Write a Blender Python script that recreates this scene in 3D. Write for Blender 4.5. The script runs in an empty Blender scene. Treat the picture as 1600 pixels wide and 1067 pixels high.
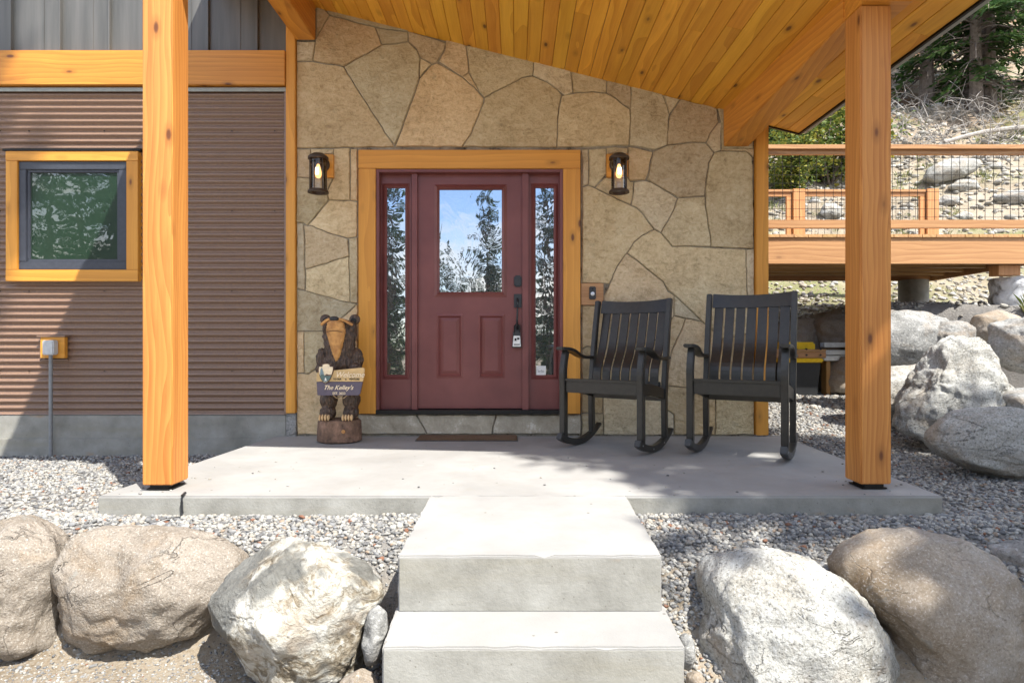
import bpy, bmesh, math, random
import numpy as np
from mathutils import Vector, Matrix, noise
R = math.radians
S = bpy.context.scene
C = S.collection

# ------------------------------------------------------------------ camera, sky, sun, exposure
F = 960.0; CX = 806.0; CY = 533.0; EYE = 0.815
cam = bpy.data.objects.new('camera', bpy.data.cameras.new('camera'))
cam.data.sensor_width = 36; cam.data.lens = F / 1600 * 36
cam.data.shift_x = -(CX - 800) / 1600
cam.data.clip_start = 0.05; cam.data.clip_end = 2000
cam.location = (0, 0, EYE); cam.rotation_euler = (R(90), 0, 0)
C.objects.link(cam); S.camera = cam

SUN = Vector((0.81, -1.0, 1.88)).normalized()      # towards the sun
w = bpy.data.worlds.new('World'); S.world = w; w.use_nodes = True
nt = w.node_tree; nt.nodes.clear()
out = nt.nodes.new('ShaderNodeOutputWorld'); bg = nt.nodes.new('ShaderNodeBackground')
sky = nt.nodes.new('ShaderNodeTexSky'); sky.sky_type = 'NISHITA'; sky.sun_disc = False
sky.sun_elevation = math.asin(SUN.z); sky.sun_rotation = math.atan2(SUN.x, SUN.y)
sky.altitude = 2500; sky.air_density = 1.0; sky.dust_density = 0.6; sky.ozone_density = 1.0
tc = nt.nodes.new('ShaderNodeTexCoord'); mp = nt.nodes.new('ShaderNodeMapping')
mp.inputs['Scale'].default_value = (1, 1, 2.6); mp.inputs['Location'].default_value = (3.1, 0.4, 0)
nz = nt.nodes.new('ShaderNodeTexNoise'); nz.inputs['Scale'].default_value = 2.6; nz.inputs['Detail'].default_value = 9
nz.inputs['Roughness'].default_value = 0.58
cr = nt.nodes.new('ShaderNodeMapRange'); cr.inputs[1].default_value = 0.46; cr.inputs[2].default_value = 0.62
mx = nt.nodes.new('ShaderNodeMix'); mx.data_type = 'RGBA'; mx.inputs[7].default_value = (6.0, 5.8, 5.4, 1)
L = nt.links.new
L(tc.outputs['Generated'], mp.inputs['Vector']); L(mp.outputs[0], nz.inputs['Vector']); sz_ = nt.nodes.new('ShaderNodeSeparateXYZ'); L(tc.outputs['Generated'], sz_.inputs[0]); hz = nt.nodes.new('ShaderNodeMapRange'); L(sz_.outputs[2], hz.inputs[0])
for i_, q_ in enumerate((0.0, 0.34, 0.14, 0.0)): hz.inputs[i_ + 1].default_value = q_
ad_ = nt.nodes.new('ShaderNodeMath'); ad_.operation = 'ADD'; L(nz.outputs['Fac'], ad_.inputs[0]); L(hz.outputs[0], ad_.inputs[1]); L(ad_.outputs[0], cr.inputs[0])
L(cr.outputs[0], mx.inputs[0]); L(sky.outputs[0], mx.inputs[6]); L(mx.outputs[2], bg.inputs['Color'])
bg.inputs['Strength'].default_value = 0.15
L(bg.outputs[0], out.inputs['Surface'])
sl = bpy.data.lights.new('sun', 'SUN'); sl.energy = 3.6; sl.angle = R(0.55); sl.color = (1.0, 0.96, 0.885)
so = bpy.data.objects.new('sun', sl); so.rotation_euler = SUN.to_track_quat('Z', 'Y').to_euler(); so.location = (6, -8, 15)
C.objects.link(so)
S.view_settings.view_transform = 'Standard'; S.view_settings.look = 'None'
S.view_settings.gamma = 1; S.view_settings.use_curve_mapping = False
S.view_settings.exposure = 1.58
try:
    S.cycles.max_bounces = 8; S.cycles.diffuse_bounces = 4; S.cycles.transparent_max_bounces = 12
except Exception: pass

# ------------------------------------------------------------------ helpers
def P(px, py, Y):
    return Vector(((px - CX) / F * Y, Y, EYE + (CY - py) / F * Y))
def PX(px, Y): return (px - CX) / F * Y
def PZ(py, Y): return EYE + (CY - py) / F * Y

class MB:
    def __init__(s): s.v = []; s.f = []
    def add(s, vs, fs):
        n = len(s.v); s.v += [tuple(p) for p in vs]; s.f += [tuple(i + n for i in f) for f in fs]; return s
    def box(s, x0, x1, y0, y1, z0, z1, M=None):
        x0, x1 = min(x0, x1), max(x0, x1); y0, y1 = min(y0, y1), max(y0, y1); z0, z1 = min(z0, z1), max(z0, z1)
        vs = [Vector(p) for p in ((x0,y0,z0),(x1,y0,z0),(x1,y1,z0),(x0,y1,z0),(x0,y0,z1),(x1,y0,z1),(x1,y1,z1),(x0,y1,z1))]
        if M: vs = [M @ p for p in vs]
        return s.add(vs, [(0,3,2,1),(4,5,6,7),(0,1,5,4),(1,2,6,5),(2,3,7,6),(3,0,4,7)])
    def prism(s, poly, d0, d1, plane='xz', M=None):
        # poly in plane, extruded along the third axis
        n = len(poly)
        def mk(a, b, d):
            return Vector((a, d, b)) if plane == 'xz' else Vector((d, a, b)) if plane == 'yz' else Vector((a, b, d))
        vs = [mk(a, b, d0) for a, b in poly] + [mk(a, b, d1) for a, b in poly]
        if M: vs = [M @ p for p in vs]
        fs = [tuple(range(n)), tuple(reversed(range(n, 2 * n)))]
        for i in range(n):
            j = (i + 1) % n; fs.append((i, i + n, j + n, j))
        return s.add(vs, fs)
    def sweep(s, pts, w, h, side=(1, 0, 0)):
        # rectangular bar following pts; w along `side`, h across
        side = Vector(side).normalized(); n = len(pts); vs = []; pts = [Vector(p) for p in pts]
        for i, p in enumerate(pts):
            t = (pts[min(i + 1, n - 1)] - pts[max(i - 1, 0)]).normalized(); u = t.cross(side).normalized()
            ww = w[i] if isinstance(w, (list, tuple)) else w; hh = h[i] if isinstance(h, (list, tuple)) else h
            for a, b in ((-1, -1), (1, -1), (1, 1), (-1, 1)): vs.append(p + side * a * ww / 2 + u * b * hh / 2)
        fs = [(0, 1, 2, 3), tuple(reversed([4 * (n - 1) + k for k in range(4)]))]
        for i in range(n - 1):
            for k in range(4):
                a = 4 * i + k; b = 4 * i + (k + 1) % 4; fs.append((a, a + 4, b + 4, b))
        return s.add(vs, fs)
    def tube(s, pts, r, seg=10, cap=True):
        pts = [Vector(p) for p in pts]; n = len(pts); vs = []; up = Vector((0.13, 0.31, 0.94))
        for i, p in enumerate(pts):
            t = (pts[min(i + 1, n - 1)] - pts[max(i - 1, 0)]).normalized()
            a = t.cross(up)
            if a.length < 0.05: a = t.cross(Vector((1, 0, 0)))
            a.normalize(); b = t.cross(a); rr = r[i] if isinstance(r, (list, tuple)) else r
            for k in range(seg):
                q = 2 * math.pi * k / seg; vs.append(p + a * math.cos(q) * rr + b * math.sin(q) * rr)
        fs = []
        for i in range(n - 1):
            for k in range(seg):
                j = (k + 1) % seg; fs.append((i * seg + k, i * seg + j, (i + 1) * seg + j, (i + 1) * seg + k))
        if cap: fs += [tuple(reversed(range(seg))), tuple(range((n - 1) * seg, n * seg))]
        return s.add(vs, fs)
    def lathe(s, prof, c=(0, 0, 0), seg=24):
        c = Vector(c); vs = []; n = len(prof)
        for r, z in prof:
            for k in range(seg):
                q = 2 * math.pi * k / seg; vs.append(c + Vector((r * math.cos(q), r * math.sin(q), z)))
        fs = [(i * seg + k, i * seg + (k + 1) % seg, (i + 1) * seg + (k + 1) % seg, (i + 1) * seg + k) for i in range(n - 1) for k in range(seg)]
        fs += [tuple(reversed(range(seg))), tuple(range((n - 1) * seg, n * seg))]
        return s.add(vs, fs)
    def ell(s, c, r, rot=None, sub=3):
        bm = bmesh.new(); bmesh.ops.create_icosphere(bm, subdivisions=sub, radius=1)
        M = Matrix.Translation(c) @ (rot.to_matrix().to_4x4() if rot else Matrix()) @ Matrix.Diagonal((*r, 1))
        vs = [M @ v.co for v in bm.verts]; fs = [[v.index for v in f.verts] for f in bm.faces]; bm.free()
        return s.add(vs, fs)
    def build(s, name, mat, parent=None, smooth=False, bevel=0, seg=2, mats=None):
        me = bpy.data.meshes.new(name); me.from_pydata(s.v, [], s.f); me.update()
        bm = bmesh.new(); bm.from_mesh(me); bmesh.ops.recalc_face_normals(bm, faces=bm.faces)
        if bevel:
            es = [e for e in bm.edges if len(e.link_faces) == 2 and e.calc_face_angle(0) > 0.6]
            bmesh.ops.bevel(bm, geom=es, offset=bevel, segments=seg, affect='EDGES', clamp_overlap=True)
        bm.to_mesh(me); bm.free()
        if smooth:
            me.polygons.foreach_set('use_smooth', [True] * len(me.polygons))
            try: me.set_sharp_from_angle(angle=R(40))
            except Exception: pass
        return link(name, me, mat, parent)

def wloc(o):
    v = Vector((0, 0, 0))
    while o: v += o.location; o = o.parent
    return v
def link(name, me, mat, parent=None):
    o = bpy.data.objects.new(name, me)
    if mat: me.materials.append(mat)
    C.objects.link(o)
    if parent:
        o.parent = parent
        if parent.type == 'EMPTY' and parent.get('worldbuilt'): o.matrix_parent_inverse = Matrix.Translation(-parent.location)
    return o
def tag(o, label=None, cat=None, group=None, kind=None):
    if label: o['label'] = label
    if cat: o['category'] = cat
    if group: o['group'] = group
    if kind: o['kind'] = kind
    return o
def empty(name, label, cat, loc=(0, 0, 0), group=None, world=True):
    o = bpy.data.objects.new(name, None); C.objects.link(o); o.location = loc; o.empty_display_size = 0.1
    if world: o['worldbuilt'] = 1
    return tag(o, label, cat, group)
def copy_tree(o, parent=None):
    c = o.copy(); C.objects.link(c)
    if parent: c.parent = parent
    for ch in [x for x in bpy.data.objects if x.parent == o]: copy_tree(ch, c)
    return c

# ------------------------------------------------------------------ materials
class NG:
    def __init__(s, name):
        s.m = bpy.data.materials.new(name); s.m.use_nodes = True; s.t = s.m.node_tree; s.t.nodes.clear()
        s.out = s.n('ShaderNodeOutputMaterial'); s.b = s.n('ShaderNodeBsdfPrincipled'); s.l(s.b.outputs[0], s.out.inputs['Surface'])
    def n(s, t, **k):
        x = s.t.nodes.new(t)
        for a, b in k.items(): setattr(x, a, b)
        return x
    def l(s, a, b): s.t.links.new(a, b)
    def obj(s): return s.n('ShaderNodeTexCoord').outputs['Object']
    def isl(s): return s.n('ShaderNodeNewGeometry').outputs['Random Per Island']
    def map(s, v, sc=(1, 1, 1), off=(0, 0, 0)):
        m = s.n('ShaderNodeMapping'); m.inputs['Scale'].default_value = sc; m.inputs['Location'].default_value = off; s.l(v, m.inputs['Vector']); return m.outputs[0]
    def noise(s, v, sc, det=4, ro=0.55, dist=0):
        x = s.n('ShaderNodeTexNoise'); x.inputs['Scale'].default_value = sc; x.inputs['Detail'].default_value = det
        x.inputs['Roughness'].default_value = ro; x.inputs['Distortion'].default_value = dist; s.l(v, x.inputs['Vector']); return x.outputs['Fac']
    def vor(s, v, sc, feat='F1', out='Distance'):
        x = s.n('ShaderNodeTexVoronoi', feature=feat); x.inputs['Scale'].default_value = sc; s.l(v, x.inputs['Vector']); return x.outputs[out]
    def rng(s, f, a, b, c=0, d=1):
        x = s.n('ShaderNodeMapRange'); s.l(f, x.inputs[0])
        for i, q in enumerate((a, b, c, d)): x.inputs[i + 1].default_value = q
        return x.outputs[0]
    def ramp(s, f, stops, interp='LINEAR'):
        x = s.n('ShaderNodeValToRGB'); e = x.color_ramp.elements; x.color_ramp.interpolation = interp
        while len(e) < len(stops): e.new(0.5)
        for k, (p, c) in enumerate(stops): e[k].position = p; e[k].color = (*c, 1)
        s.l(f, x.inputs[0]); return x.outputs[0]
    def mix(s, f, a, b, bt='MIX'):
        x = s.n('ShaderNodeMix', data_type='RGBA', blend_type=bt)
        for v, i in ((f, 0), (a, 6), (b, 7)):
            if isinstance(v, (int, float)): x.inputs[i].default_value = v
            elif isinstance(v, tuple): x.inputs[i].default_value = (*v, 1)
            else: s.l(v, x.inputs[i])
        return x.outputs[2]
    def math(s, op, a, b=0.0):
        x = s.n('ShaderNodeMath', operation=op)
        for v, i in ((a, 0), (b, 1)):
            if isinstance(v, (int, float)): x.inputs[i].default_value = v
            else: s.l(v, x.inputs[i])
        return x.outputs[0]
    def vadd(s, v, f, k=(7.1, 3.3, 9.7)):
        a = s.n('ShaderNodeVectorMath', operation='SCALE'); a.inputs[0].default_value = k; s.l(f, a.inputs['Scale'])
        b = s.n('ShaderNodeVectorMath', operation='ADD'); s.l(v, b.inputs[0]); s.l(a.outputs[0], b.inputs[1]); return b.outputs[0]
    def bump(s, f, st=0.4, d=0.01):
        x = s.n('ShaderNodeBump'); x.inputs['Strength'].default_value = st; x.inputs['Distance'].default_value = d
        s.l(f, x.inputs['Height']); s.l(x.outputs[0], s.b.inputs['Normal']); return x
    def fin(s, col=None, ro=0.6, metal=0, spec=None):
        if isinstance(col, tuple): s.b.inputs['Base Color'].default_value = (*col, 1)
        elif col is not None: s.l(col, s.b.inputs['Base Color'])
        if isinstance(ro, (int, float)): s.b.inputs['Roughness'].default_value = ro
        else: s.l(ro, s.b.inputs['Roughness'])
        s.b.inputs['Metallic'].default_value = metal
        if spec is not None: s.b.inputs['Specular IOR Level'].default_value = spec
        return s.m

def wood(name, lo, hi, axis='Z', knot=(0.10, 0.03, 0.008), vary=0.35, ro=0.5, grain=1.0, kn=1.0):
    g = NG(name); i = g.isl(); v = g.vadd(g.obj(), i)
    ax = 'XYZ'.index(axis)
    def sc(a, b): q = [a, a, a]; q[ax] = b; return tuple(q)
    warp = g.noise(g.map(v, sc(3.5, 0.8)), 1.0, 2)
    wv = g.vadd(v, warp, (0.09, 0.09, 0.09))
    fine = g.noise(g.map(wv, sc(95, 1.6)), 1.0, 3, 0.6)
    broad = g.noise(g.map(wv, sc(14, 0.55)), 1.0, 3, 0.5, 0.6)
    rings = g.n('ShaderNodeTexWave', wave_type='RINGS', rings_direction=axis, wave_profile='SAW')
    rings.inputs['Scale'].default_value = 9 * grain; rings.inputs['Distortion'].default_value = 3.5
    rings.inputs['Detail'].default_value = 2; rings.inputs['Detail Scale'].default_value = 0.7
    g.l(g.map(wv, sc(1, 0.10)), rings.inputs['Vector'])
    f = g.math('ADD', g.math('MULTIPLY', fine, 0.36), g.math('MULTIPLY', broad, 0.44))
    f = g.math('ADD', f, g.math('MULTIPLY', rings.outputs['Fac'], 0.22))
    col = g.ramp(f, [(0.28, lo), (0.52, tuple((a + b) / 2 for a, b in zip(lo, hi))), (0.72, hi)])
    kd = g.vor(g.map(v, sc(6.2, 2.6)), 1.0)
    k1 = g.rng(kd, 0.055, 0.10, 1, 0); k2 = g.rng(kd, 0.08, 0.22, 0.5 * kn, 0)
    col = g.mix(k2, col, tuple(c * 0.55 for c in lo)); col = g.mix(g.math('MULTIPLY', k1, 0.85 * kn), col, knot)
    br = g.rng(i, 0, 1, 1 - vary, 1 + vary * 0.55)
    hsv = g.n('ShaderNodeHueSaturation'); g.l(br, hsv.inputs['Value']); g.l(col, hsv.inputs['Color'])
    g.l(g.rng(g.math('FRACT', g.math('MULTIPLY', i, 13.7)), 0, 1, 0.492, 0.506), hsv.inputs['Hue'])
    g.bump(f, 0.25, 0.004)
    return g.fin(hsv.outputs[0], ro)

def stone_mat(name, stops, sc=5.0, speck=None, bump=0.5, bd=0.02, vary=0.15, fine=60, vein=0):
    g = NG(name); i = g.isl(); v = g.vadd(g.obj(), i)
    n1 = g.noise(v, sc, 7, 0.62, 0.4); n2 = g.noise(v, fine, 4, 0.7)
    f = g.math('ADD', g.math('MULTIPLY', n1, 0.72), g.math('MULTIPLY', n2, 0.28))
    col = g.ramp(f, stops)
    if speck:
        sp = g.noise(g.map(v, (1, 1, 1)), fine * 1.4, 3, 0.75)
        col = g.mix(g.rng(sp, 0.55, 0.66, 0, 0.75), col, speck[0]); col = g.mix(g.rng(sp, 0.36, 0.44, 0.75, 0), col, speck[1])
    h = g.math('ADD', n1, g.math('MULTIPLY', n2, 0.25))
    if vein:
        col = g.mix(1.0, col, (0.84, 0.85, 0.86), 'MULTIPLY')
        # fractures, iron stains and grey lichen blooms of the rock itself
        cr_ = g.noise(g.map(v, (1.0, 1.0, 2.2)), 1.9, 5, 0.55, 1.2); ln = g.math('ABSOLUTE', g.math('SUBTRACT', cr_, 0.5))
        gate = g.rng(g.noise(v, 2.7, 2), 0.50, 0.60); k = g.math('MULTIPLY', g.rng(ln, 0.002, 0.009, 1, 0), gate)
        col = g.mix(g.rng(g.noise(v, 2.1, 5, .65, .5), 0.56, 0.70, 0, 0.5), col, (0.26, 0.17, 0.085))
        lf = g.noise(v, 7.5, 6, .75); col = g.mix(g.rng(lf, 0.60, 0.66, 0, 0.55), col, (0.20, 0.20, 0.185))
        col = g.mix(g.math('MULTIPLY', k, 0.35), col, (0.09, 0.08, 0.065)); h = g.math('SUBTRACT', h, g.math('MULTIPLY', k, 0.5))
    hsv = g.n('ShaderNodeHueSaturation'); g.l(col, hsv.inputs['Color'])
    g.l(g.rng(i, 0, 1, 1 - vary, 1 + vary), hsv.inputs['Value']); g.bump(h, bump, bd)
    return g.fin(hsv.outputs[0], 0.88, spec=0.25)

def plain(name, col, ro=0.5, metal=0, nv=0.12, sc=30, spec=None, bump=0.1):
    g = NG(name); v = g.obj(); n = g.noise(v, sc, 4)
    c = g.mix(g.rng(n, 0.3, 0.7), tuple(x * (1 - nv) for x in col), tuple(min(1, x * (1 + nv)) for x in col))
    if bump: g.bump(n, bump, 0.003)
    return g.fin(c, ro, metal, spec)

M_post  = wood('post_wood', (0.38, 0.145, 0.024), (0.62, 0.305, 0.066), 'Z', vary=0.05, grain=1.6)
M_beamY = wood('beam_wood_along', (0.46, 0.18, 0.022), (0.70, 0.34, 0.045), 'Y', vary=0.06)
M_beamX = wood('beam_wood_across', (0.44, 0.18, 0.018), (0.66, 0.32, 0.04), 'X', vary=0.05)
M_trimZ = wood('trim_wood_upright', (0.52, 0.24, 0.025), (0.70, 0.36, 0.05), 'Z', vary=0.06, grain=0.6)
M_trimX = wood('trim_wood_level', (0.52, 0.24, 0.025), (0.70, 0.36, 0.05), 'X', vary=0.06, grain=0.6)
M_plank = wood('ceiling_plank_wood', (0.58, 0.24, 0.016), (0.86, 0.44, 0.045), 'Y', vary=0.13, grain=0.8, kn=1.0)
M_deckX = wood('deck_redwood', (0.29, 0.145, 0.05), (0.49, 0.285, 0.115), 'X', vary=0.12, kn=0.4)
M_deckY = wood('deck_redwood_cross', (0.33, 0.17, 0.06), (0.56, 0.34, 0.15), 'Y', vary=0.12, kn=0.4)
M_deckZ = wood('deck_post_wood', (0.36, 0.165, 0.05), (0.54, 0.295, 0.11), 'Z', vary=0.08, kn=0.3)
g = NG('flagstone'); i = g.isl(); v = g.vadd(g.obj(), i)
n0 = g.noise(v, 3.0, 5, 0.6, 0.5); n1 = g.noise(g.map(v, (1, 1, 1.5)), 15, 9, 0.68, 0.8); n2 = g.noise(v, 90, 4, 0.7); n3 = g.noise(v, 38, 4, .65)
f = g.math('ADD', g.math('ADD', g.math('MULTIPLY', n0, 0.26), g.math('MULTIPLY', n1, 0.40)), g.math('ADD', g.math('MULTIPLY', n2, 0.16), g.math('MULTIPLY', n3, 0.18)))
c = g.ramp(f, [(0.34, (0.27, 0.215, 0.135)), (0.43, (0.52, 0.42, 0.275)), (0.50, (0.65, 0.55, 0.38)), (0.57, (0.73, 0.645, 0.475)), (0.66, (0.83, 0.77, 0.63))])
tint = g.ramp(g.math('FRACT', g.math('MULTIPLY', i, 7.31)), [(0.0, (1.0, 0.93, 0.80)), (0.35, (0.90, 0.90, 0.84)), (0.6, (1.0, 1.0, 1.0)), (0.8, (1.05, 0.92, 0.78)), (1.0, (0.92, 0.86, 0.74))])
c = g.mix(1.0, c, tint, 'MULTIPLY'); c = g.mix(g.rng(g.noise(v, 5.5, 5, .7), .60, .72, 0, .45), c, (0.30, 0.255, 0.16))
hsv = g.n('ShaderNodeHueSaturation'); g.l(c, hsv.inputs['Color']); g.l(g.rng(i, 0, 1, 0.78, 1.14), hsv.inputs['Value'])
g.bump(g.math('ADD', g.math('ADD', n1, g.math('MULTIPLY', n3, 0.6)), g.math('MULTIPLY', n2, 0.25)), 0.9, 0.022); M_stone = g.fin(hsv.outputs[0], 0.85, spec=0.25)
M_mortar = stone_mat('mortar', [(0.36, (0.03, 0.025, 0.02)), (0.44, (0.24, 0.21, 0.16)), (0.7, (0.46, 0.41, 0.32))], 7, vary=0.02)
M_sill = stone_mat('sill_stone', [(0.3, (0.26, 0.225, 0.165)), (0.55, (0.42, 0.37, 0.285)), (0.70, (0.75, 0.71, 0.62))], 7, vary=0.08)
M_dark = plain('black_metal', (0.018, 0.017, 0.016), 0.45, 0.6)
M_black = plain('black_plastic', (0.02, 0.021, 0.023), 0.4)
M_white = plain('white_plastic', (0.75, 0.75, 0.72), 0.4)
M_yellow = plain('yellow_plastic', (0.80, 0.52, 0.01), 0.4)
M_bronze = plain('lantern_bronze', (0.055, 0.036, 0.024), 0.5, 0.5)
M_conduit = plain('grey_pvc', (0.20, 0.21, 0.22), 0.45)
M_ltgrey = plain('light_grey_plastic', (0.50, 0.52, 0.53), 0.4)
M_galv = plain('galvanised_metal', (0.55, 0.57, 0.60), 0.35, 0.8)
M_gutter = plain('grey_gutter', (0.30, 0.32, 0.30), 0.5)

g = NG('concrete'); v = g.obj(); n1 = g.noise(v, 1.7, 5, 0.6); n2 = g.noise(v, 120, 3); n3 = g.vor(v, 8.0); n4 = g.noise(v, 9, 4)
c = g.ramp(n1, [(0.3, (0.255, 0.25, 0.24)), (0.7, (0.335, 0.33, 0.317))])
c = g.mix(g.rng(n3, 0.035, 0.07, 0.75, 0), c, (0.09, 0.075, 0.055)); c = g.mix(g.rng(g.noise(v, 0.9, 6, .7, .6), .5, .68, 0, .35), c, (0.225, 0.21, 0.19)); c = g.mix(g.rng(g.vor(v, 3.1), .05, .09, .3, 0), c, (0.40, 0.39, 0.37)); c = g.mix(g.rng(n2, 0.5, 0.8, 0, 0.25), c, (0.30, 0.28, 0.25))
c = g.mix(g.rng(n4, 0.55, 0.75, 0, 0.35), c, (0.26, 0.245, 0.215))
g.bump(g.math('ADD', n2, g.math('MULTIPLY', n4, 0.6)), 0.25, 0.004); M_conc = g.fin(c, 0.85, spec=0.3)
g = NG('formed_concrete'); v = g.obj(); n1 = g.noise(v, 4, 6, 0.65); n2 = g.noise(v, 70, 4, 0.7); n5 = g.noise(g.map(v, (1.5, 1.5, 12)), 1.0, 3)
c = g.ramp(n1, [(0.3, (0.19, 0.185, 0.165)), (0.55, (0.28, 0.275, 0.25)), (0.75, (0.35, 0.345, 0.32))])
c = g.mix(g.rng(n5, 0.5, 0.7, 0, 0.5), c, (0.24, 0.225, 0.18)); c = g.mix(g.rng(g.noise(g.map(v, (1, 1, 3)), 2.3, 3), 0.66, 0.74, 0, 0.5), c, (0.35, 0.2, 0.09))
c = g.mix(g.rng(g.vor(v, 26), 0.06, 0.10, 0.6, 0), c, (0.12, 0.11, 0.09))
g.bump(g.math('ADD', n2, n1), 0.5, 0.005); M_form = g.fin(c, 0.9, spec=0.2)

g = NG('rusty_corrugated_steel'); v = g.obj(); n1 = g.noise(v, 260, 3, 0.7); n2 = g.noise(g.map(v, (0.5, 1, 5)), 2, 4)
c = g.ramp(n1, [(0.36, (0.085, 0.047, 0.037)), (0.5, (0.185, 0.112, 0.082)), (0.66, (0.33, 0.20, 0.09))])
c = g.mix(g.rng(n2, 0.45, 0.75, 0, 0.4), c, (0.20, 0.125, 0.095)); M_corr = g.fin(c, 0.42, 0.0, spec=0.9)
g = NG('standing_seam_metal'); v = g.obj(); n2 = g.noise(g.map(v, (9, 9, 0.6)), 1.5, 4)
c = g.ramp(n2, [(0.3, (0.085, 0.085, 0.08)), (0.7, (0.145, 0.14, 0.13))]); M_seam = g.fin(c, 0.45, 0.2)
g = NG('door_paint'); v = g.obj(); n2 = g.noise(g.map(v, (60, 60, 3)), 1.5, 4); n3 = g.noise(v, 3, 3)
c = g.mix(g.rng(n3, 0.3, 0.7), (0.145, 0.038, 0.034), (0.20, 0.060, 0.052)); g.bump(n2, 0.12, 0.002); M_door = g.fin(c, 0.42)
g = NG('chair_paint'); v = g.obj(); n2 = g.noise(g.map(v, (8, 8, 8)), 4, 4)
c = g.mix(g.rng(n2, 0.3, 0.7), (0.014, 0.014, 0.013), (0.026, 0.024, 0.020)); g.bump(n2, 0.12, 0.002); M_chair = g.fin(c, 0.34)
M_cframe = plain('window_frame_bronze', (0.045, 0.05, 0.065), 0.4)

def glass(name, base, fac, wavy=0.0, sc=6):
    g = NG(name); g.b.inputs['Base Color'].default_value = (*base, 1); g.b.inputs['Roughness'].default_value = 0.3
    gl = g.n('ShaderNodeBsdfGlossy'); gl.inputs['Roughness'].default_value = 0.01; gl.inputs['Color'].default_value = (0.95, 0.97, 1, 1)
    ms = g.n('ShaderNodeMixShader'); lw = g.n('ShaderNodeFresnel'); lw.inputs['IOR'].default_value = 1.6
    ad = g.math('ADD', lw.outputs[0], fac); g.l(ad, ms.inputs[0]); g.l(g.b.outputs[0], ms.inputs[1]); g.l(gl.outputs[0], ms.inputs[2]); g.l(ms.outputs[0], g.out.inputs['Surface'])
    if wavy:
        n = g.noise(g.map(g.obj(), (1, 1, 0.8)), sc, 2, 0.5, 1.2); b = g.n('ShaderNodeBump'); b.inputs['Strength'].default_value = 1.0
        b.inputs['Distance'].default_value = wavy; g.l(n, b.inputs['Height']); g.l(b.outputs[0], gl.inputs['Normal'])
    return g.m
M_pane = glass('door_glass', (0.02, 0.025, 0.025), 0.30, 0.0010, 5)
M_wpane = glass('window_glass', (0.012, 0.032, 0.016), 0.05, 0.001, 3)
g = NG('lantern_glass'); tr = g.n('ShaderNodeBsdfTransparent'); tr.inputs[0].default_value = (0.93, 0.92, 0.9, 1)
gl = g.n('ShaderNodeBsdfGlossy'); gl.inputs['Roughness'].default_value = 0.05; ms = g.n('ShaderNodeMixShader'); fr = g.n('ShaderNodeFresnel')
g.l(fr.outputs[0], ms.inputs[0]); g.l(tr.outputs[0], ms.inputs[1]); g.l(gl.outputs[0], ms.inputs[2]); g.l(ms.outputs[0], g.out.inputs['Surface']); M_lglass = g.m
g = NG('bulb_glow'); em = g.n('ShaderNodeEmission'); em.inputs[0].default_value = (1, 0.50, 0.17, 1); em.inputs[1].default_value = 0.9
g.l(em.outputs[0], g.out.inputs['Surface']); M_bulb = g.m
g = NG('filament_glow'); em = g.n('ShaderNodeEmission'); em.inputs[0].default_value = (1, 0.85, 0.6, 1); em.inputs[1].default_value = 7.0
g.l(em.outputs[0], g.out.inputs['Surface']); M_fil = g.m

# gravel, ground, rock
g = NG('gravel_stones'); i = g.isl(); v = g.vadd(g.obj(), i); n = g.noise(v, 90, 4, 0.6)
c = g.ramp(i, [(0.0, (0.16, 0.16, 0.165)), (0.14, (0.38, 0.37, 0.355)), (0.28, (0.52, 0.50, 0.46)), (0.40, (0.25, 0.25, 0.25)), (0.52, (0.46, 0.42, 0.36)),
     (0.64, (0.62, 0.60, 0.55)), (0.74, (0.32, 0.325, 0.335)), (0.86, (0.46, 0.44, 0.40)), (0.955, (0.42, 0.31, 0.22)), (0.985, (0.30, 0.12, 0.06))], 'CONSTANT')
c = g.mix(g.rng(n, 0.3, 0.7, 0, 0.5), c, (0.17, 0.16, 0.15)); c = g.mix(1.0, c, (0.74, 0.745, 0.74), 'MULTIPLY'); g.bump(n, 0.4, 0.003); M_gravel = g.fin(c, 0.8, spec=0.3)
g = NG('hill_stones'); i = g.isl(); v = g.vadd(g.obj(), i); n = g.noise(v, 14, 5, 0.65)
c = g.ramp(i, [(0.0, (0.30, 0.28, 0.25)), (0.25, (0.42, 0.40, 0.36)), (0.5, (0.24, 0.225, 0.20)), (0.7, (0.38, 0.34, 0.28)), (0.9, (0.5, 0.49, 0.46))], 'CONSTANT')
c = g.mix(g.rng(n, 0.3, 0.7, 0, 0.5), c, (0.20, 0.18, 0.15)); g.bump(n, 0.6, 0.02); M_hrock = g.fin(c, 0.9, spec=0.2)
g = NG('ground_soil'); v = g.obj(); n1 = g.noise(v, 1.3, 6, 0.65); n2 = g.noise(v, 45, 5, 0.75); n3 = g.noise(v, 0.35, 4)
c = g.ramp(n1, [(0.3, (0.20, 0.155, 0.105)), (0.5, (0.29, 0.235, 0.17)), (0.7, (0.37, 0.32, 0.25))])
c = g.mix(g.rng(n2, 0.45, 0.7, 0, 0.6), c, (0.40, 0.38, 0.34)); c = g.mix(g.rng(n2, 0.3, 0.42, 0.6, 0), c, (0.09, 0.075, 0.055))
sx = g.n('ShaderNodeSeparateXYZ'); g.l(v, sx.inputs[0]); yy = sx.outputs[1]
bedmask = g.math('MULTIPLY', g.rng(yy, 2.7, 2.9), g.rng(yy, 7.2, 7.6, 1, 0)); c = g.mix(g.math('MULTIPLY', bedmask, 0.8), c, (0.22, 0.215, 0.21))
gr = g.math('MULTIPLY', g.rng(n3, 0.5, 0.62), g.rng(yy, 7.5, 9)); c = g.mix(g.math('MULTIPLY', gr, g.rng(n2, 0.4, 0.6)), c, (0.12, 0.16, 0.035))
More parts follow.
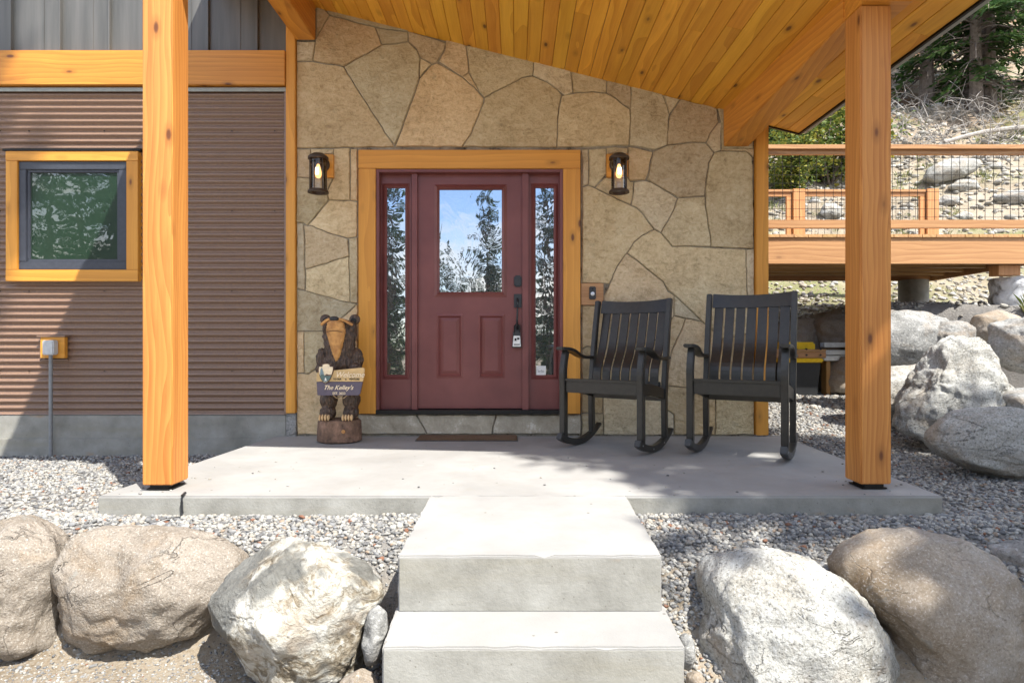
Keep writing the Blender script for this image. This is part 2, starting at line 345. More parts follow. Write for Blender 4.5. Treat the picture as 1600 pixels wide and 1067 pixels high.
c = g.mix(g.math('MULTIPLY', g.rng(yy, 15, 18), g.rng(g.noise(v, 0.5, 3), 0.42, 0.55)), c, (0.20, 0.12, 0.075))  # patchy darker brown under the spruces: their shade put into the soil colour
g.bump(g.math('ADD', n2, n1), 0.8, 0.03); M_ground = g.fin(c, 0.95, spec=0.1)
M_bpink = stone_mat('pink_granite', [(0.28, (0.20, 0.15, 0.10)), (0.45, (0.265, 0.225, 0.18)), (0.6, (0.335, 0.29, 0.24)), (0.8, (0.40, 0.365, 0.315))], 4.6, ((0.52, 0.48, 0.43), (0.17, 0.135, 0.11)), 0.9, 0.035, 0.02, 85, vein=1)
M_bwhite = stone_mat('white_granite', [(0.30, (0.20, 0.17, 0.12)), (0.42, (0.33, 0.31, 0.27)), (0.55, (0.42, 0.41, 0.375)), (0.75, (0.50, 0.495, 0.475))], 4.2, ((0.62, 0.61, 0.59), (0.085, 0.083, 0.078)), 0.9, 0.035, 0.02, 60, vein=1)
M_btan = stone_mat('tan_granite', [(0.28, (0.18, 0.13, 0.08)), (0.45, (0.31, 0.255, 0.195)), (0.62, (0.39, 0.35, 0.30)), (0.8, (0.45, 0.43, 0.40))], 2.4, ((0.50, 0.46, 0.42), (0.20, 0.165, 0.13)), 0.6, 0.025, 0.02, 75, vein=1)
M_bgrey = stone_mat('grey_rock', [(0.28, (0.12, 0.12, 0.115)), (0.45, (0.26, 0.255, 0.24)), (0.62, (0.40, 0.39, 0.37)), (0.8, (0.52, 0.51, 0.49))], 2.8, ((0.52, 0.51, 0.49), (0.13, 0.13, 0.13)), 0.9, 0.035, 0.02, 40, vein=1)
g = NG('streaked_gneiss'); v = g.obj(); n0 = g.noise(v, 2.2, 4, 0.6, 1.0); vv = g.vadd(v, n0, (0.45, 0.45, 0.45))
n1 = g.noise(g.map(vv, (1.6, 1.6, 5.2)), 1.9, 8, 0.7, 0.35); n2 = g.noise(v, 50, 4, 0.7); n3 = g.noise(v, 2.6, 4, 0.6)
f = g.math('ADD', g.math('MULTIPLY', n1, 0.8), g.math('MULTIPLY', n2, 0.2))
c = g.ramp(f, [(0.36, (0.055, 0.05, 0.042)), (0.44, (0.20, 0.165, 0.115)), (0.50, (0.38, 0.36, 0.31)), (0.60, (0.52, 0.51, 0.47)), (0.75, (0.60, 0.60, 0.57))])
c = g.mix(g.rng(g.noise(g.map(v, (1, 1, 2.5)), 3.2, 5, .6, .4), .56, .62, 0, .7), c, (0.14, 0.13, 0.115)); c = g.mix(g.rng(n3, 0.57, 0.68, 0, 0.5), c, (0.26, 0.17, 0.085)); c = g.mix(g.rng(n3, 0.44, 0.51, 0.9, 0), c, (0.13, 0.13, 0.12))
g.bump(g.math('ADD', n1, g.math('MULTIPLY', n2, 0.3)), 0.9, 0.04); M_gneiss = g.fin(c, 0.85, spec=0.3)
def foliage(name, a, b, cc):
    g = NG(name); i = g.isl(); v = g.obj(); n = g.noise(v, 0.9, 3)
    f = g.math('ADD', g.math('MULTIPLY', i, 0.6), g.math('MULTIPLY', n, 0.5))
    c = g.ramp(f, [(0.2, a), (0.55, b), (0.9, cc)]); m = g.fin(c, 0.6, spec=0.3)
    g.b.inputs['Transmission Weight'].default_value = 0.0
    tl = g.n('ShaderNodeBsdfTranslucent'); g.l(c, tl.inputs[0]); ms = g.n('ShaderNodeMixShader'); ms.inputs[0].default_value = 0.3
    g.l(g.b.outputs[0], ms.inputs[1]); g.l(tl.outputs[0], ms.inputs[2]); g.l(ms.outputs[0], g.out.inputs['Surface']); return m
M_needle = foliage('spruce_needles', (0.025, 0.06, 0.02), (0.055, 0.115, 0.035), (0.11, 0.17, 0.05))
M_leaf = foliage('shrub_leaves', (0.04, 0.075, 0.018), (0.12, 0.16, 0.03), (0.36, 0.31, 0.05))
M_grass = foliage('grass_blades', (0.10, 0.14, 0.03), (0.20, 0.24, 0.06), (0.42, 0.38, 0.2))
M_bark = stone_mat('bark', [(0.3, (0.08, 0.06, 0.05)), (0.7, (0.24, 0.20, 0.17))], 9, vary=0.1)
M_dead = stone_mat('dead_branch', [(0.3, (0.20, 0.18, 0.16)), (0.7, (0.42, 0.39, 0.36))], 9, vary=0.2)
SHADE = [(5.5, -1.1, 1.32, 0), (6.6, -0.7, 1.28, 3), (9.0, -1.3, .9, 2)]

# ------------------------------------------------------------------ the house
WY = 5.30                                              # face of the stone wall
house = empty('house', 'mountain house with stone entry wall, corrugated metal siding and timber porch roof', 'house', (0, WY, 0))
def ceil_z(x): return 3.26 - 0.25 * x
YF, YB = 3.0, 5.39
MB().box(-8.0, 2.10, 5.43, 11.5, -0.35, 3.95).build('body_wall', M_corr, house)
# mortar bed behind the flagstones
m = MB()
m.prism([(PX(463, WY), -0.05), (PX(559, WY), -0.05), (PX(559, WY), 3.5), (PX(500, WY), 3.78), (PX(463, WY), 3.78)], 5.316, 5.43)
m.prism([(PX(908, WY), -0.05), (PX(1179, WY), -0.05), (PX(1179, WY), ceil_z(2.06) + .05), (PX(908, WY), ceil_z(PX(908, WY)) + .05)], 5.316, 5.43)
m.prism([(PX(559, WY), PZ(236, WY)), (PX(908, WY), PZ(236, WY)), (PX(908, WY), ceil_z(PX(908, WY)) + .05), (PX(559, WY), ceil_z(PX(559, WY)) + .05)], 5.316, 5.43)
m.build('mortar_bed', M_mortar, house)
ST = '''496,2 515,24 494,62 493,2|515,24 585,42 597,70 537,103 489,95 493,62|463,64 493,64 489,95 463,95|500,0 640,36 637,49 585,42 515,24|585,42 637,49 638,65 597,70
463,96 489,96 537,104 561,143 582,176 610,218 617,229 463,231|537,104 597,70 638,65 652,79 656,92 655,122 651,138 641,163 630,195 617,227 610,218 582,176 561,143
656,91 674,99 655,122|637,47 697,66 695,77 683,97 674,99 656,90 650,75 638,65
683,97 722,120 741,135 756,152 755,162 748,180 735,210 722,229 617,229 630,195 641,163 651,138 655,122 674,100
697,60 728,70 733,113 722,120 686,95 695,77|722,120 733,113 750,143 741,135|728,66 834,93 833,117 815,121 790,135 757,151 750,143 733,113
757,152 790,135 815,121 833,118 855,128 873,141 878,148 873,170 871,205 870,230 722,229 735,210 748,180 756,160
834,94 892,109 895,144 883,149 873,141 855,128 833,117|892,109 949,124 948,144 925,143 895,144
878,149 895,145 925,143 948,145 962,154 973,163 985,171 986,190 983,227 870,230 871,205 873,172
949,124 986,133 987,171 972,162 948,144|986,133 1036,146 1046,178 1044,200 1043,225 1022,234 1010,231 983,227 985,190
1036,146 1064,154 1046,179|1064,154 1120,168 1122,191 1110,208 1103,223 1080,222 1043,226 1043,205 1047,180
1122,191 1128,190 1127,235 1117,237 1103,223 1110,208|1121,165 1178,178 1178,232 1128,232 1127,190
463,232 485,232 485,277 463,277|485,232 521,232 521,241 485,241|521,231 546,231 547,313 513,312 510,300 521,277
463,277 485,277 521,277 510,300 513,312 480,352 475,348 463,348|547,232 559,232 559,313 547,313
513,312 547,313 558,314 558,369 543,372 512,363 487,352 480,352|463,348 475,348 476,421 477,453 463,450
480,353 487,352 512,363 543,373 545,399 510,411 476,421 475,350|476,421 510,411 545,399 547,472 530,469 477,454
545,372 559,370 559,474 547,472 545,399|463,451 477,454 530,469 547,472 557,475 533,496 515,516 463,517
557,475 559,475 559,561 515,541 515,516 533,496|463,517 475,517 475,582 463,583
475,517 515,516 515,542 559,562 559,575 494,575 482,583 475,583|463,583 482,583 494,575 559,575 559,679 463,679
909,232 920,232 920,288 910,292|920,232 948,231 948,272 930,292 920,289|948,230 981,230 981,240 948,240
981,228 1020,237 1013,270 1009,280 985,282 981,277|948,276 981,276 985,282 991,283 989,305 986,320 960,308 930,293 945,277
1021,236 1043,226 1080,222 1103,223 1117,238 1108,255 1104,280 1102,305 1060,309 1045,300 1018,284 1011,280 1014,270
1117,237 1127,236 1166,236 1176,246 1178,388 1165,388 1111,385 1110,370 1107,350 1103,325 1103,300 1104,280 1108,255
1127,231 1179,231 1179,246 1166,236 1127,236|991,283 1009,281 1018,284 1045,300 1059,310 1055,325 1045,343 1033,363 1023,357 1005,335 995,324 987,320 989,305
910,292 920,289 930,293 960,308 986,320 995,324 1005,335 1023,357 1003,368 990,378 980,395 964,416 957,434 952,443 909,442
979,395 1000,411 1021,427 1037,440 1044,455 1053,460 1054,493 1000,560 943,560 943,462 950,449 957,434 964,416
1003,368 1023,357 1033,363 1050,384 1111,386 1166,389 1169,478 1170,520 1130,530 1098,502 1052,459 1044,453 1037,440 1021,427 1000,411 980,395 990,378
1033,363 1045,343 1055,325 1060,309 1102,306 1103,325 1107,350 1110,370 1111,385 1050,384
1166,389 1179,388 1179,520 1170,520|1052,459 1098,502 1072,497 1054,493|1054,493 1072,497 1050,548 1041,602 943,602 943,560 1000,560
1072,497 1098,502 1130,530 1118,605 1065,605 1041,602 1050,548|1130,530 1170,520 1179,520 1179,610 1118,612 1118,605
1041,602 1065,605 1118,605 1118,625 1118,679 1054,679 1053,647 1040,637|1118,612 1179,610 1179,679 1118,679
909,476 943,476 943,545 917,540 909,545|909,545 917,540 943,545 943,645 909,645|943,602 1041,602 1040,637 1053,647 1054,679 943,679|909,646 943,645 943,679 909,679'''
SILL = '559,647 650,647 668,678 559,678|650,647 775,647 768,678 668,678|775,647 908,647 908,678 768,678'
def stones(txt, name, mat, yface, yback, gap, seed, bow=0.006, joint=0.004):
    rnd = random.Random(seed); bmT = bmesh.new()
    for poly in txt.replace('\n', '|').split('|'):
        pts = [tuple(map(float, q.split(','))) for q in poly.split()]
        pp = [Vector((PX(a, WY), PZ(b, WY))) for a, b in pts]; dense = []
        n = len(pp)
        for i in range(n):
            a, b = pp[i], pp[(i + 1) % n]; k = max(1, int((b - a).length / 0.035))
            for j in range(k):
                q = a.lerp(b, j / k)
                # the wander follows the place, so both neighbours share it
                wv = noise.noise_vector(Vector((q.x * 9, q.y * 9, 3))) * 0.007 + noise.noise_vector(Vector((q.x * 31, q.y * 31, 7))) * 0.003
                dense.append(Vector((q.x + wv.x, q.y + wv.y)))
        bm = bmesh.new(); vs = [bm.verts.new((q.x, 0, q.y)) for q in dense]
        f = bm.faces.new(vs); bm.normal_update()
        if f.normal.y > 0: f.normal_flip()
        area = f.calc_area()
        gp = min(gap, math.sqrt(area) * 0.06) * rnd.uniform(0.75, 1.3)
        r = bmesh.ops.inset_region(bm, faces=[f], thickness=gp, use_even_offset=True, use_boundary=True); bmesh.ops.delete(bm, geom=r['faces'], context='FACES_ONLY')
        bmesh.ops.delete(bm, geom=[v for v in bm.verts if not v.link_faces], context='VERTS')
        f = bm.faces[:][0]
        e = bmesh.ops.inset_region(bm, faces=[f], thickness=min(0.007, gp * 1.6), use_even_offset=True, use_boundary=True)
        ff = [x for x in bm.faces if x not in e['faces']]
        off = rnd.uniform(0, 0.010); tx = rnd.uniform(-.006, .006); tz = rnd.uniform(-.006, .006)
        cxm = sum(q.x for q in dense) / len(dense); czm = sum(q.y for q in dense) / len(dense)
        fi = set(v for x in ff for v in x.verts)
        for v in bm.verts:
            front = v in fi
            y = yface + off + (v.co.x - cxm) * tx + (v.co.z - czm) * tz
            v.co.y = y if front else y + 0.012
        bd = [ed for ed in bm.edges if len(ed.link_faces) == 1]
        ex = bmesh.ops.extrude_edge_only(bm, edges=bd)
        for v in [x for x in ex['geom'] if isinstance(x, bmesh.types.BMVert)]: v.co.y = yback
        bmesh.ops.triangulate(bm, faces=[x for x in bm.faces if len(x.verts) > 4])
        me = bpy.data.meshes.new('t'); bm.to_mesh(me); bm.free(); bmT.from_mesh(me); bpy.data.meshes.remove(me)
    bmesh.ops.recalc_face_normals(bmT, faces=bmT.faces)
    me = bpy.data.meshes.new(name); bmT.to_mesh(me); bmT.free(); return link(name, me, mat, house)
stones(ST, 'stone_wall', M_stone, 5.296, 5.33, 0.0030, 4)
stones(SILL, 'door_sill_stone', M_sill, 5.285, 5.40, 0.004, 9)
MB().box(PX(560, WY), PX(907, WY), 5.32, 5.43, -0.02, 0.185).build('sill_backing', M_mortar, house)

# corrugated siding
xa, xb = -8.0, PX(449, WY)
m = MB(); zs = np.arange(0.185, 3.03, 0.0575 / 12); vs = []
for z in zs:
    y = 5.311 - 0.011 * math.cos(2 * math.pi * (z - 0.185) / 0.0575)
    vs += [(xa, y, z), (xb, y, z)]
m.add(vs, [(2 * i, 2 * i + 1, 2 * i + 3, 2 * i + 2) for i in range(len(zs) - 1)])
m.build('corrugated_siding', M_corr, house, smooth=True)
m = MB()
for x in (-4.45, -4.2, -3.55, -3.15, -2.45, -2.08):
    for k in range(1, 8, 2):
        z = 0.185 + 0.0575 * (0.5 + 6 * k); MB().box(x - .004, x + .004, 5.297, 5.305, z - .004, z + .004).build('screw', M_dark, house)
MB().box(PX(445, WY), PX(450, WY), 5.286, 5.30, 0.19, 3.0).build('corner_flashing', M_corr, house)
MB().box(xa, PX(447.5, WY), 5.284, 5.297, 2.965, 2.995).build('siding_flashing', M_gutter, house)
m = MB(); m.box(-8, PX(448, WY), 5.325, 5.43, 3.25, 5.2)
for k in range(14):
    x = PX(401, WY) - k * 0.425; m.box(x - 0.009, x + 0.009, 5.295, 5.33, 3.29, 5.2)
    m.box(x - 0.16, x - 0.148, 5.321, 5.33, 3.29, 5.2)
m.build('upper_metal_siding', M_seam, house, bevel=0.002)
MB().box(-8, PX(448, WY), 5.255, 5.43, 3.01, 3.305).build('wall_beam', M_beamX, house, bevel=0.004)
MB().box(PX(448.5, WY), PX(463, WY), 5.27, 5.43, 0.20, 3.76).build('corner_trim', M_trimZ, house, bevel=0.004)
MB().box(PX(1179.5, WY), PX(1199, WY), 5.272, 5.43, 0.01, 2.765).build('corner_trim', M_trimZ, house, bevel=0.004)
m = MB(); m.box(-8, PX(447, WY), 5.30, 5.43, -0.6, 0.18); m.box(-8, PX(447, WY), 5.275, 5.31, -0.6, -0.02)
m.build('foundation', M_form, house, bevel=0.006)
MB().box(PX(447, WY) + .004, PX(463, WY), 5.29, 5.43, -0.1, 0.196).build('foundation_edge', M_bgrey, house, bevel=0.004)

# window on the left
def rect(m, x0, y0, x1, y1, Ya, Yb, Yref): m.box(PX(x0, Yref), PX(x1, Yref), Ya, Yb, PZ(y1, Yref), PZ(y0, Yref)); return m
Yw = 5.26
m = MB(); rect(m, 41, 266, 182, 406, 5.30, 5.318, Yw); win = m.build('window', M_wpane, house)
m = MB(); rect(m, 9, 236, 216, 251, 5.255, 5.32, Yw); m.build('head_trim', M_trimX, win, bevel=0.003)
m = MB(); rect(m, 9, 421, 216, 439, 5.255, 5.32, Yw); m.build('sill_trim', M_trimX, win, bevel=0.003)
for a in (9, 197.5): m = MB(); rect(m, a, 251.2, a + 18.3, 420.8, 5.257, 5.32, Yw); m.build('side_trim', M_trimZ, win, bevel=0.003)
m = MB()
for a in ((27.3, 251.5, 196.7, 264), (27.3, 408, 196.7, 420.5), (27.3, 264.1, 39, 407.9), (184, 264.1, 196.7, 407.9)): rect(m, *a, 5.272, 5.32, Yw)
m.build('sash', M_cframe, win, bevel=0.004)
m = MB()
for a in ((39, 264, 184, 268), (39, 404, 184, 408), (39, 268.1, 43, 403.9), (180, 268.1, 184, 403.9)): rect(m, *a, 5.285, 5.32, Yw)
m.build('glazing_bead', M_cframe, win, bevel=0.002)
m = MB(); rect(m, 5, 232.5, 220, 235.8, 5.25, 5.30, Yw); m.build('drip_cap', M_dark, win)

# entry
Yd = 5.25
m = MB(); rect(m, 560, 234, 907, 263, 5.245, 5.40, Yd); m.build('door_trim', M_trimX, house, bevel=0.004)
m = MB(); rect(m, 560, 263.2, 587, 646, 5.248, 5.40, Yd); m.build('door_trim', M_trimZ, house, bevel=0.004)
m = MB(); rect(m, 880, 263.2, 907, 646, 5.248, 5.40, Yd); m.build('door_trim', M_trimZ, house, bevel=0.004)
m = MB(); rect(m, 587.2, 263.2, 592, 640, 5.262, 5.42, Yd); rect(m, 875, 263.2, 879.8, 640, 5.262, 5.42, Yd); rect(m, 592.1, 263.2, 874.9, 268, 5.262, 5.42, Yd)
rect(m, 643, 268.1, 652, 640, 5.30, 5.42, 5.3); rect(m, 816, 268.1, 826, 640, 5.30, 5.42, 5.3)
m.build('door_frame', M_door, house, bevel=0.003)
m = MB(); rect(m, 587.2, 640.3, 879.8, 646.5, 5.245, 5.42, Yd); m.build('threshold', M_dark, house, bevel=0.002)
Ys = 5.355
def framed(x0, y0, x1, y1, holes, Ya, Yb, name, mat, parent):
    # a slab with rectangular openings
    xs = sorted({x0, x1} | {h[0] for h in holes} | {h[2] for h in holes}); ys = sorted({y0, y1} | {h[1] for h in holes} | {h[3] for h in holes}); m = MB()
    vid = {}
    def v(i, j, k):
        if (i, j, k) not in vid: vid[(i, j, k)] = len(m.v); p = P(xs[i], ys[j], Ys); m.v.append((p.x, (Ya, Yb)[k], p.z))
        return vid[(i, j, k)]
    solid = lambda i, j: 0 <= i < len(xs) - 1 and 0 <= j < len(ys) - 1 and not any(h[0] <= xs[i] < h[2] and h[1] <= ys[j] < h[3] for h in holes)
    for i in range(len(xs) - 1):
        for j in range(len(ys) - 1):
            if not solid(i, j): continue
            m.f.append((v(i, j, 0), v(i + 1, j, 0), v(i + 1, j + 1, 0), v(i, j + 1, 0)))
            for di, dj, e in ((-1, 0, ((i, j), (i, j + 1))), (1, 0, ((i + 1, j), (i + 1, j + 1))), (0, -1, ((i, j), (i + 1, j))), (0, 1, ((i, j + 1), (i + 1, j + 1)))):
                if not solid(i + di, j + dj): a, b = e; m.f.append((v(*a, 0), v(*b, 0), v(*b, 1), v(*a, 1)))
    return m.build(name, mat, parent)
def molding(m, x0, y0, x1, y1, w, Ya, h):
    # raised bead round an opening, mitred
    a = P(x0, y1, Ys); b = P(x1, y0, Ys); d = w / 179.0
    out_ = [(a.x, a.z), (b.x, a.z), (b.x, b.z), (a.x, b.z)]; inn = [(a.x + d, a.z + d), (b.x - d, a.z + d), (b.x - d, b.z - d), (a.x + d, b.z - d)]
    mid = [((p[0] * .45 + q[0] * .55), (p[1] * .45 + q[1] * .55)) for p, q in zip(out_, inn)]
    for i in range(4):
        j = (i + 1) % 4
        n = len(m.v)
        m.v += [(out_[i][0], Ya, out_[i][1]), (out_[j][0], Ya, out_[j][1]), (mid[j][0], Ya - h, mid[j][1]), (mid[i][0], Ya - h, mid[i][1]), (inn[j][0], Ya + 0.012, inn[j][1]), (inn[i][0], Ya + 0.012, inn[i][1])]
        m.f += [(n, n + 1, n + 2, n + 3), (n + 3, n + 2, n + 4, n + 5)]
for x0, x1, gx0, gx1, st in ((592, 643, 604, 634, 0), (826, 876, 836, 866, 1)):
    sdl = framed(x0, 268, x1, 640, [(gx0, 293, gx1, 586)], 5.345, 5.40, 'sidelight', M_door, house)
    m = MB(); molding(m, gx0 - 6, 287, gx1 + 6, 592, 7, 5.3445, 0.012); m.build('molding', M_door, sdl)
    m = MB(); rect(m, gx0 - 1, 292, gx1 + 1, 587, 5.358, 5.372, Ys); m.build('pane', M_pane, sdl)
    if st:
        m = MB(); rect(m, 838, 571, 853, 586, 5.354, 5.3575, Ys); s = m.build('sticker', M_white, sdl, bevel=0.0012)
door = framed(652, 268, 816, 637, [(685, 295, 786, 458), (686, 494, 720, 586), (751, 494, 785, 586)], 5.335, 5.39, 'entry_door', M_door, house)
m = MB(); molding(m, 679, 289, 792, 464, 8, 5.3345, 0.014); m.build('glass_molding', M_door, door)
m = MB(); rect(m, 684, 294, 787, 459, 5.350, 5.365, Ys); m.build('pane', M_pane, door)
for x0, x1 in ((682, 724), (747, 789)):
    m = MB(); molding(m, x0, 490, x1, 590, 6, 5.3345, 0.006)
    a = P(x0 + 6, 584, Ys); b = P(x1 - 6, 496, Ys); d = 0.03
    o_ = [(a.x, a.z), (b.x, a.z), (b.x, b.z), (a.x, b.z)]; i_ = [(a.x + d, a.z + d), (b.x - d, a.z + d), (b.x - d, b.z - d), (a.x + d, b.z - d)]
    m.add([(p[0], 5.3465, p[1]) for p in o_] + [(p[0], 5.336, p[1]) for p in i_], [(0, 1, 5, 4), (1, 2, 6, 5), (2, 3, 7, 6), (3, 0, 4, 7), (4, 5, 6, 7)])
    m.build('raised_panel', M_door, door)
m = MB(); rect(m, 803, 430, 815, 448, 5.305, 5.334, 5.32); m.build('keypad', M_black, door, smooth=True, bevel=0.012, seg=4)
m = MB(); rect(m, 803, 459, 815, 480, 5.315, 5.334, 5.32); rect(m, 804, 507, 813, 519, 5.315, 5.334, 5.32)
m.tube([P(808.6, 466, 5.312), P(808.6, 472, 5.28), P(808.6, 482, 5.262), P(808, 500, 5.262), P(808, 508, 5.28), P(808.4, 513, 5.312)], [.010, .010, .008, .009, .010, .012], 10)
hd = m.build('handle', M_black, door, bevel=0.001)

# ------------------------------------------------------------------ porch roof
th = math.atan(0.25); ROT = Matrix.Rotation(th, 4, 'Y')      # slopes down to the right
O = Vector((2.485, 0, ceil_z(2.485)))
RM = Matrix.Translation(O) @ ROT                                  # local x along the slope, z up from the ceiling
LEN = (2.5 + 2.62) / math.cos(th)
m = MB(); m.box(-LEN, 0.0, YF, YB, 0.03, 0.16, RM); roof = m.build('porch_roof', M_gutter, house)
m = MB(); x = -0.002; k = 0; rnd = random.Random(5)
while x > -LEN + 0.01:
    wd = 0.112; x0 = max(x - wd, -LEN); c_ = 0.0028
    prof = [(x0 + .0015, 0.028), (x0 + .0015, c_), (x0 + .0015 + c_, 0), (x - .0015 - c_, 0), (x - .0015, c_), (x - .0015, 0.028)]
    ys = [YF] + sorted(rnd.uniform(YF + .2, YB - .3) for _ in range(rnd.choice((0, 1, 1)))) + [YB - 0.005]
    for a, b in zip(ys[:-1], ys[1:]): m.prism(prof, a + .0008, b - .0008, 'xz', RM)
    x -= wd; k += 1
m.build('ceiling_planks', M_plank, roof)
m = MB(); m.box(0.001, 0.014, YF - .02, YB + .012, -0.012, 0.17, RM); m.box(-LEN, 0.0, YB - .003, YB + .011, -0.012, 0.17, RM); m.build('drip_edge', M_dark, roof)
m = MB(); m.box(0.0145, 0.06, YF - .02, YB + .014, 0.012, 0.175, RM); m.build('gutter', M_gutter, roof, bevel=0.004)
m = MB(); m.box(-LEN, 0.0, YF - .03, YF - .001, -0.01, 0.17, RM); m.build('front_fascia', M_beamX, roof)
# rafters: one over each post
def rafter(x0, x1, zb, ya, yb, name='rafter'):
    m = MB(); m.prism([(x0, zb), (x1, zb), (x1, ceil_z(x1) + .012), (x0, ceil_z(x0) + .012)], ya, yb); return m.build(name, M_beamY, house, bevel=0.006)
rafter(PX(464, WY), PX(494.5, WY), PZ(64.5, WY), YF + .02, 5.28)
m = MB(); Yp = 3.537; xa0, xa1, xb0, xb1 = PX(1129, WY), PX(1169, WY) - .005, 1.888, 2.055; za, zb2 = PZ(230, WY), 2.655
m.add([(xa0, 5.28, za), (xa1, 5.28, za), (xa1, 5.28, ceil_z(xa1) + .012), (xa0, 5.28, ceil_z(xa0) + .012), (xb0, Yp, zb2), (xb1, Yp, zb2), (xb1, Yp, ceil_z(xb1) + .012), (xb0, Yp, ceil_z(xb0) + .012)],
      [(0, 1, 2, 3), (7, 6, 5, 4), (0, 4, 5, 1), (1, 5, 6, 2), (2, 6, 7, 3), (3, 7, 4, 0)]); m.build('rafter', M_beamY, house, bevel=0.006)
# posts on steel standoffs
def post(px0, px1, pyb, Y, dep, ztop, cutw):
    x0, x1 = PX(px0, Y), PX(px1, Y); z0 = 0.032
    m = MB(); m.box(x0, x1, Y, Y + dep, z0, ztop); p = m.build('post', M_post, house, bevel=0.006)
    b = MB(); b.box(x0 + .015, x1 - .015, Y + .012, Y + dep - .012, 0.004, 0.012); b.box(x0 + .03, x1 - .03, Y + .02, Y + dep - .03, 0.012, z0 - 0.001)
    b.build('post_base', M_dark, p, bevel=0.002)
    return x0, x1
post(222, 269.5, 760, 3.345, 0.165, 3.66, 0)
px_ = post(1345, 1393, 758, 3.37, 0.165, 2.658, 0)
MB().box(px_[0] + .002, px_[1] + 0.10, 3.33, 3.56, 2.66, 2.79).build('post_header', M_beamX, house, bevel=0.004)

# wood blocks behind lamps and bell
for r in ((485, 241, 521, 277), (948, 240, 981, 276)):
    m = MB(); rect(m, *r, 5.268, 5.31, 5.27); m.build('lamp_block', M_trimX, house, bevel=0.003)
m = MB(); rect(m, 908, 442, 943, 476, 5.27, 5.31, 5.27); m.build('bell_block', M_deckX, house, bevel=0.003)

# ------------------------------------------------------------------ things on the wall
def lantern(pxc, label):
    r = empty('wall_lantern', label, 'wall lamp', (PX(pxc, 5.27), 5.268, PZ(263, 5.27)), 'black cylinder lanterns beside the door', world=False)
    y = -0.105; zt, zb = 0.075, -0.235; R_ = 0.068
    m = MB(); m.lathe([(0.066, 0), (0.066, .012), (0.05, .022), (0, .024)], seg=28)
    m.v = [(a, -c, b + .03) for a, b, c in m.v]
    m.tube([(0, -.01, .03), (0, -.05, .045), (0, y + .02, .05)], .016, 10)
    m.build('back_plate', M_bronze, r, smooth=True)
    m = MB(); m.lathe([(0.01, zt + .022), (0.045, zt + .018), (R_ + .004, zt), (R_ + .016, zt - .012), (R_ + .016, zt - .03), (R_ + .006, zt - .032), (R_ + .004, zt - .012), (.01, zt - .006)], (0, y, 0), 28)
    m.build('cap', M_bronze, r, smooth=True)
    m = MB(); rings = [(R_ - .010, zb), (R_ + .018, zb), (R_ + .018, zb + .012), (R_ + .006, zb + .026), (R_ - .010, zb + .026)]
    s_ = 28; vs = []
    for a, z in rings: vs += [(a * math.cos(2 * math.pi * k / s_), y + a * math.sin(2 * math.pi * k / s_), z) for k in range(s_)]
    m.add(vs, [(i * s_ + k, i * s_ + (k + 1) % s_, ((i + 1) % 5) * s_ + (k + 1) % s_, ((i + 1) % 5) * s_ + k) for i in range(5) for k in range(s_)])
    m.build('bottom_ring', M_bronze, r, smooth=True)
    m = MB()
    for q in (45, 135, 225, 315):
        cx_, cy_ = (R_ + .006) * math.cos(R(q)), (R_ + .006) * math.sin(R(q)) + y
        m.tube([(cx_, cy_, zb + .01), (cx_, cy_, zt - .02)], .0055, 8)
    m.build('cage_bars', M_bronze, r, smooth=True)
    m = MB(); vs = []; s_ = 32
    for z in (zb + .02, zt - .02): vs += [(R_ * .93 * math.cos(2 * math.pi * k / s_), y + R_ * .93 * math.sin(2 * math.pi * k / s_), z) for k in range(s_)]
    m.add(vs, [(k, (k + 1) % s_, s_ + (k + 1) % s_, s_ + k) for k in range(s_)]); m.build('glass_cylinder', M_lglass, r, smooth=True)
    m = MB(); m.lathe([(.013, zt - .01), (.016, zt - .05), (.013, zt - .07)], (0, y, 0), 14); m.build('socket', M_bronze, r, smooth=True)
    m = MB(); m.lathe([(.010, zt - .070), (.016, zt - .09), (.026, zt - .13), (.027, zt - .155), (.018, zt - .18), (.002, zt - .188)], (0, y, 0), 18); b = m.build('bulb', M_bulb, r, smooth=True)
    m = MB(); m.tube([(-.008, y - .028, zt - .105), (-.008, y - .030, zt - .16)], .004, 6); m.tube([(.008, y - .028, zt - .105), (.008, y - .030, zt - .16)], .004, 6); m.build('filament', M_fil, b)
    return r
lantern(503.5, 'lit black caged wall lantern between corner trim and left side of the door')
lantern(964, 'lit black caged wall lantern right of the door, above the doorbell')

bell = empty('doorbell', 'small black doorbell button on a reddish wood block right of the door', 'doorbell', (PX(925.5, 5.27), 5.268, PZ(457.5, 5.27)), world=False)
MB().box(-.028, .028, -.022, 0, -.055, .055).build('housing', M_black, bell, bevel=0.006)
m = MB(); m.lathe([(.017, 0), (.017, .004), (.012, .006), (0, .006)], seg=20); m.v = [(a, -.022 - c, b - .008) for a, b, c in m.v]; m.build('button', M_galv, bell, smooth=True)
m = MB(); m.ell((0, -.023, .034), (.008, .004, .008)); m.build('lens', M_dark, bell, smooth=True)

